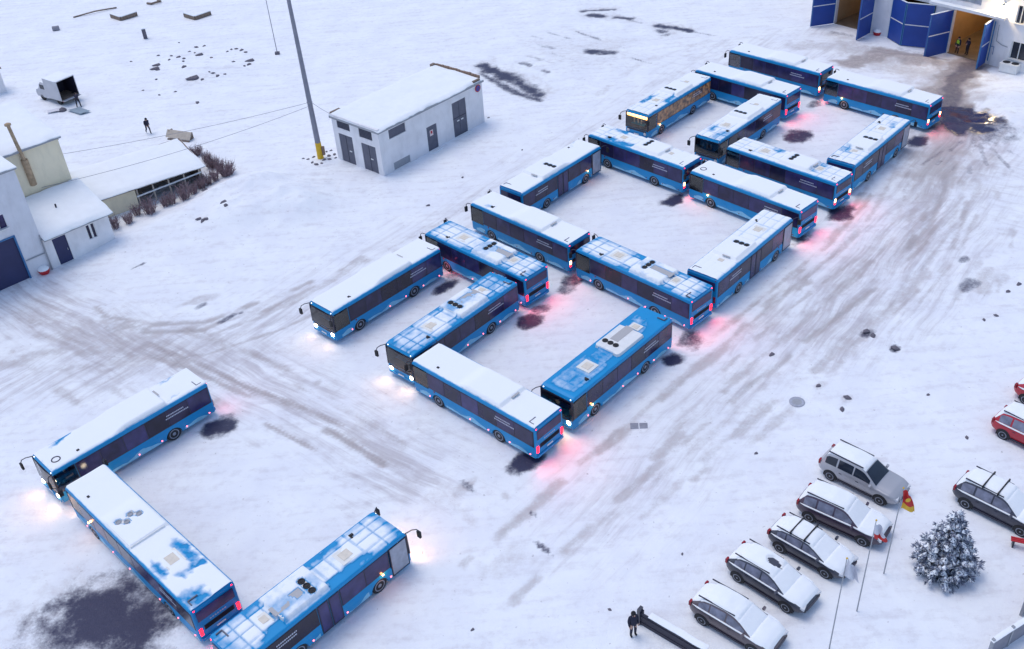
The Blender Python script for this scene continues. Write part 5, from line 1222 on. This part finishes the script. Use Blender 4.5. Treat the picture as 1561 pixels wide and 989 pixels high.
# ------------------------------------------------------------------ flags
def flag(px, py, topx, topy, label, bands, drop, wdt, seed, tilt=0):
    x, y = at(px, py); z0 = gz(x, y); h = height_at(topx, topy, (x, y)); t = thing('flagpole', label, 'flag', (x, y, z0), 0, 'flagpoles before the parked cars')
    b = MB(); b.tube([(0, 0, -.1), (0, 0, h)], [.035, .022], 8); b.build('pole', mm['grey'], t)
    b = MB(); b.lathe((0, 0, h), (0, 0, 1), [(0, .03), (.04, .05), (.09, .02)], 8); b.build('finial', mm['yellow'], t)
    nx, ny = 15, 17; X = np.zeros((ny, nx)); Y = X*0; Z = X*0; rr = random.Random(seed); ph = rr.random()*6
    for j in range(ny):
        for i in range(nx):
            u, v = i/(nx-1), j/(ny-1)
            X[j, i] = .03+wdt*u*(.45+.4*v)+.06*math.sin(7*u+3*v+ph); Y[j, i] = .14*math.sin(9*u+ph)*(.4+.6*u)+tilt*u*.2; Z[j, i] = h-.08-drop*v-.55*u*(1-.25*v)+.05*math.sin(5*u+ph)
    nb_ = len(bands)
    for k, mname in enumerate(bands):
        j0, j1 = int(round(k*(ny-1)/nb_)), int(round((k+1)*(ny-1)/nb_)); b = MB(); b.grid(X[j0:j1+1], Y[j0:j1+1], Z[j0:j1+1]); b.build('flag_cloth', mm[mname], t)
    return t
ft = flag(1347, 875, 1371, 746, 'flagpole with a red flag with yellow end hanging before the silver car', ['flagred', 'flagred', 'flagyel'], 1.25, 1.0, 2)
b = MB(); b.lathe((.30, -.11, height_at(1371, 746, at(1347, 875))-.70), (0, -1, 0), [(0, .13), (.015, .12)], 12); b.build('flag_emblem', mm['flagyel'], ft)
flag(1306, 932, 1329, 795, 'flagpole with a limp white, blue and red flag before the dark plum car', ['flagwhite', 'flagwhite', 'flagred'], 1.0, .8, 5)
flag(1264, 989, 1288, 852, 'flagpole with a limp pale flag before the hatchback with roof bars', ['flagwhite'], 1.1, .9, 8)

# ------------------------------------------------------------------ things by the bottom edge
a, b_ = at(974, 950), at(1075, 1010); ang = math.atan2(b_[1]-a[1], b_[0]-a[0]); Lb_ = math.hypot(b_[0]-a[0], b_[1]-a[1])
bw = thing('dark_beam_fence', 'dark low boarded fence topped with snow at the bottom edge, left of the brown car', 'fence', (*a, gz(*a)), ang)
for k in range(4):
    bx('board', (Lb_/2, .02*(k % 2), .12+.22*k), (Lb_, .06, .20), mm['dark'], bw)
for k in range(4): bx('post', (.1+k*(Lb_-.2)/3, .12, .42), (.14, .14, 1.05), mm['dark'], bw)
snow_slab(.55, Lb_, -.06, .30, lambda X, Y: .92+X*0, 61, .08, .03, bw, .10, 'fence_snow'); bx('end_cap', (.02, .05, .55), (.16, .3, 1.15), mm['carblack'], bw); bx('reflector', (-.07, -.05, .95), (.02, .12, .16), mm['white'], bw)
def panel_fence(p0, p1, z, label, n, m='plaster_g'):
    a, b_ = at(*p0), at(*p1); ang = math.atan2(b_[1]-a[1], b_[0]-a[0]); L = math.hypot(b_[0]-a[0], b_[1]-a[1])
    t = thing('panel_fence', label, 'fence', (*a, gz(*a)), ang)
    for k in range(n):
        w = L/n; bx('panel', (w*(k+.5), 0, z/2), (w-.08, .07, z), mm['pole'], t); bx('post', (w*k, 0, z/2+.05), (.12, .14, z+.15), mm['grey'], t)
    snow_slab(-.1, L+.05, -.12, .12, lambda X, Y: z+.02+X*0, 63, .06, .02, t, .10, 'fence_snow')
panel_fence((1505, 1003), (1592, 946), 1.3, 'grey panel fence with white snow cap in the bottom right corner', 3)
panel_fence((1556, 938), (1600, 868), 1.5, 'second grey fence run meeting the right edge above the corner fence', 2)
x, y = at(1553, 838); rb = thing('red_bench', 'red bar of a bench poking in at the right edge below the black car', 'bench', (x+.4, y-.15, gz(x, y)), R(-24))
for k in range(3): bx('slat', (.1, .12*k, .48), (2.0, .09, .05), mm['red'], rb)
for s in (-.75, .95): bx('leg', (s, .12, .22), (.07, .34, .5), mm['dark'], rb)
x, y = at(1215, 612); mh = thing('manhole_cover', 'round iced manhole cover in the trampled snow', 'manhole cover', (x, y, gz(x, y)))
b = MB(); b.lathe((0, 0, -.02), (0, 0, 1), [(0, .48), (.05, .48), (.055, .42)], 24); b.build('cover', mm['drain'], mh); b = MB(); b.lathe((0, 0, .03), (0, 0, 1), [(0, .3), (.012, .28)], 18); b.build('cover_boss', mm['grey'], mh)
x, y = at(974, 649); dg_ = thing('drain_grate', 'pair of iced square grates in the snow near the bare-roofed bus', 'drain', (x, y, gz(x, y)), R(-5))
for s in (-.28, .28):
    gq = bx('grate', (s, 0, .0), (.5, .5, .05), mm['drain'], dg_)
    for k in range(5): bx('bar', (s, -.2+.1*k, .03), (.46, .03, .02), mm['pole'], gq)

# ------------------------------------------------------------------ far snow field
for (px, py), lab in (((185, 31), 'left one of two V-shaped timber corners near the top edge'), ((298, 30), 'right one of two V-shaped timber corners near the top edge')):
    x, y = at(px, py); t = thing('timber_corner', lab, 'timber frame', (x, y, gz(x, y)), 0, 'V-shaped timber corners in the snow')
    for s in (1, -1):
        b = MB(); b.bar((0, 0, .25), (s*1.7, 1.5, .30), .25, .5); b.build('timber', mm['wood'], t); b = MB(); b.bar((0, 0, .54), (s*1.7, 1.5, .60), .26, .10); b.build('timber_snow', mm['snow'], t)
x, y = at(222, 58); t = thing('square_post', 'short dark square post standing in the far snow field', 'post', (x, y, gz(x, y)), .3); bx('post', (0, 0, .6), (.45, .4, 1.3), mm['stone'], t); bx('cap_snow', (0, 0, 1.28), (.5, .45, .1), mm['snow'], t)
x, y = at(86, 46); t = thing('steel_drum', 'small grey drum lying in the snow near the top left', 'drum', (x, y, gz(x, y)), .2); b = MB(); b.lathe((-.4, 0, .28), (1, 0, 0), [(0, .29), (.02, .31), (.4, .29), (.78, .31), (.8, .29)], 14); b.build('drum', mm['pole'], t)
a, b_ = at(112, 27), at(178, 12); m = MB(); m.tube([(*a, gz(*a)+.08), ((a[0]+b_[0])/2, (a[1]+b_[1])/2, gz(*a)+.22), (*b_, gz(*b_)+.1)], .09, 6); tag(m.build('fallen_log', mm['wood']), 'long thin log lying in the snow near the top left corner', 'log')
a = at(236, 5); m = MB(); m.tube([(a[0]-1, a[1], .1), (a[0]-.3, a[1]-.5, .15), (a[0]+.8, a[1]+.2, .2), (a[0]+.2, a[1]+.8, .1)], .14, 6); tag(m.build('bent_branch', mm['wood']), 'dark bent branch at the top edge left of centre', 'branch')
x, y = at(105, 172); tp_ = thing('tarpaulin', 'grey diamond-shaped tarpaulin spread on the snow by the van', 'tarpaulin', (x, y, gz(x, y)))
Q = [Vector((*at(px, py), 0))-Vector((x, y, 0)) for px, py in ((103,170),(121,165),(139,171),(123,176))]
n = 8; X = np.zeros((n, n)); Y = X*0; Z = X*0
for j in range(n):
    for i in range(n):
        p = Q[0].lerp(Q[1], i/(n-1)).lerp(Q[3].lerp(Q[2], i/(n-1)), j/(n-1)); X[j, i], Y[j, i] = p.x, p.y; Z[j, i] = .10+.12*float(fbm(p.x, p.y, 71, 2))
b = MB(); b.grid(X, Y, Z); b.build('sheet', mm['tarp'], tp_)
x, y = at(86, 170); tp_ = thing('pale_sheet', 'pale sheet strip lying left of the grey tarpaulin', 'sheet', (x, y, gz(x, y)), R(20)); b = MB(); X, Y = np.meshgrid(np.linspace(-.85, .85, 9), np.linspace(-.4, .4, 5)); b.grid(X, Y, .10+.1*fbm(X*2, Y*2, 73, 2)); b.build('sheet', mm['flagwhite'], tp_)
x, y = at(96, 169); tag(link('sack', SM[0].copy() if False else None) if False else (lambda b_: (b_.lathe((0,0,-.05),(0,0,1),[(0,.34),(.12,.42),(.30,.30),(.42,.10)],10), b_.build('sack', mm['stone'], None, (x, y, gz(x, y))))[1])(MB()), 'dark sack between the two sheets by the van', 'sack')

def rock_mesh(seed):
    rr = random.Random(seed); bm = bmesh.new(); bmesh.ops.create_icosphere(bm, subdivisions=1, radius=1)
    for v in bm.verts: v.co = Vector((v.co.x*(1.0+.5*rr.random()), v.co.y*(.7+.4*rr.random()), v.co.z*(.45+.3*rr.random())))*(.75+.5*rr.random())
    me = bpy.data.meshes.new('rubble_lump'); bm.to_mesh(me); bm.free(); me.materials.append(mm['stone']); return me
RM = [rock_mesh(k) for k in range(5)]
def rocks(pts, name, label, cat, group):
    for k, (px, py, s) in enumerate(pts):
        x, y = at(px, py); o = link(name, RM[k % 5], None, (x, y, gz(x, y)+s*.02), k*1.3); o.scale = (s*.62, s*.62, s*.5); tag(o, label, cat, group)
rr = random.Random(5)
P_ = [(238,107,.5),(240,101,.6),(242,109,.4),(258,92,.35),(262,86,.3),(272,88,.4),(280,90,.4),(289,79,.3),(297,81,.3),(300,72,.4),(305,84,.5),(311,70,.3),(322,89,.35),(347,79,.3),(353,76,.35),(361,75,.35),(368,77,.4),(374,80,.4),
      (382,93,.55),(380,99,.5),(373,102,.35),(357,96,.3),(281,106,.5),(290,123,.5),(296,122,.7),(302,124,.6),(309,123,.4),(320,113,.3),(326,114,.35),(332,118,.4),(343,115,.3),(239,123,.3),(243,145,.3),(268,140,.25),(301,157,.4),(218,138,.25),(273,65,.25),(200,94,.3),(242,85,.3),(280,95,.3)]
big = [(238,107,.8,'dark twin lump of rubble at the left end of the rubble field'),(296,122,1.1,'largest dark rubble lump, low centre of the rubble field'),(382,93,.8,'dark upright rubble lump at the right end of the rubble field'),(305,84,.7,'dark rubble lump at the top centre of the rubble ring'),(240,101,.7,'dark rubble lump just above the twin lump at the left end')]
for px, py, s_, lab in big: rocks([(px, py, s_)], 'rubble_lump', lab, 'rubble', 'rubble lumps in the far snow field')
P_ = [q for q in P_ if q[2] < .6 and q[:2] not in [(a[0], a[1]) for a in big]]
rocks(P_, 'rubble_lump', 'small grey lump of rubble showing through the far snow field', 'rubble', 'rubble lumps in the far snow field')
P_ = [(470,243,.25),(476,248,.3),(483,251,.35),(494,244,.3),(501,238,.35),(505,230,.25),(510,236,.35),(503,243,.3),(478,240,.25),(490,249,.25),(512,241,.25),(498,232,.25),(463,242,.2)]
rocks(P_, 'stone', 'dark stone in the snow around the foot of the tall pole', 'stone', 'stones round the pole foot')
for lab, P_ in (('frozen clod on the snow bank below the bare hedge', [(306,343,.4),(312,345,.45),(318,344,.35),(345,326,.4),(348,330,.35),(314,293,.45)]),
    ('frozen clod beside the track between white building and buses', [(653,313,.3),(705,270,.25),(653,168,.25)]), ('small clod on the snow at the right end of the white building', [(745,180,.22),(796,228,.2)]),
    ('frozen clod on the trampled snow above the manhole cover', [(1321,505,.4),(1331,512,.4),(1366,531,.4),(1176,541,.3)]), ('frozen clod just right of the manhole cover', [(1248,588,.3),(1284,623,.32),(1293,606,.35)]),
    ('small clod on clean snow near the red cars', [(1415,602,.2),(1474,667,.25)]), ('frozen clod beside the dark blot at the right edge', [(1537,444,.3),(1500,488,.25),(1519,482,.25),(1553,433,.3)]),
    ('small clod in the open foreground snow left of the parked cars', [(1153,690,.2),(1040,845,.15),(930,930,.15),(720,960,.15),(560,890,.15)])):
    rocks(P_, 'frozen_clod', lab, 'clod', lab.replace('frozen clod', 'frozen clods').replace('small clod', 'small clods'))
x, y = at(724, 385)
for o in list(bpy.data.objects):
    if o.type == 'EMPTY' and not o.children: bpy.data.objects.remove(o)
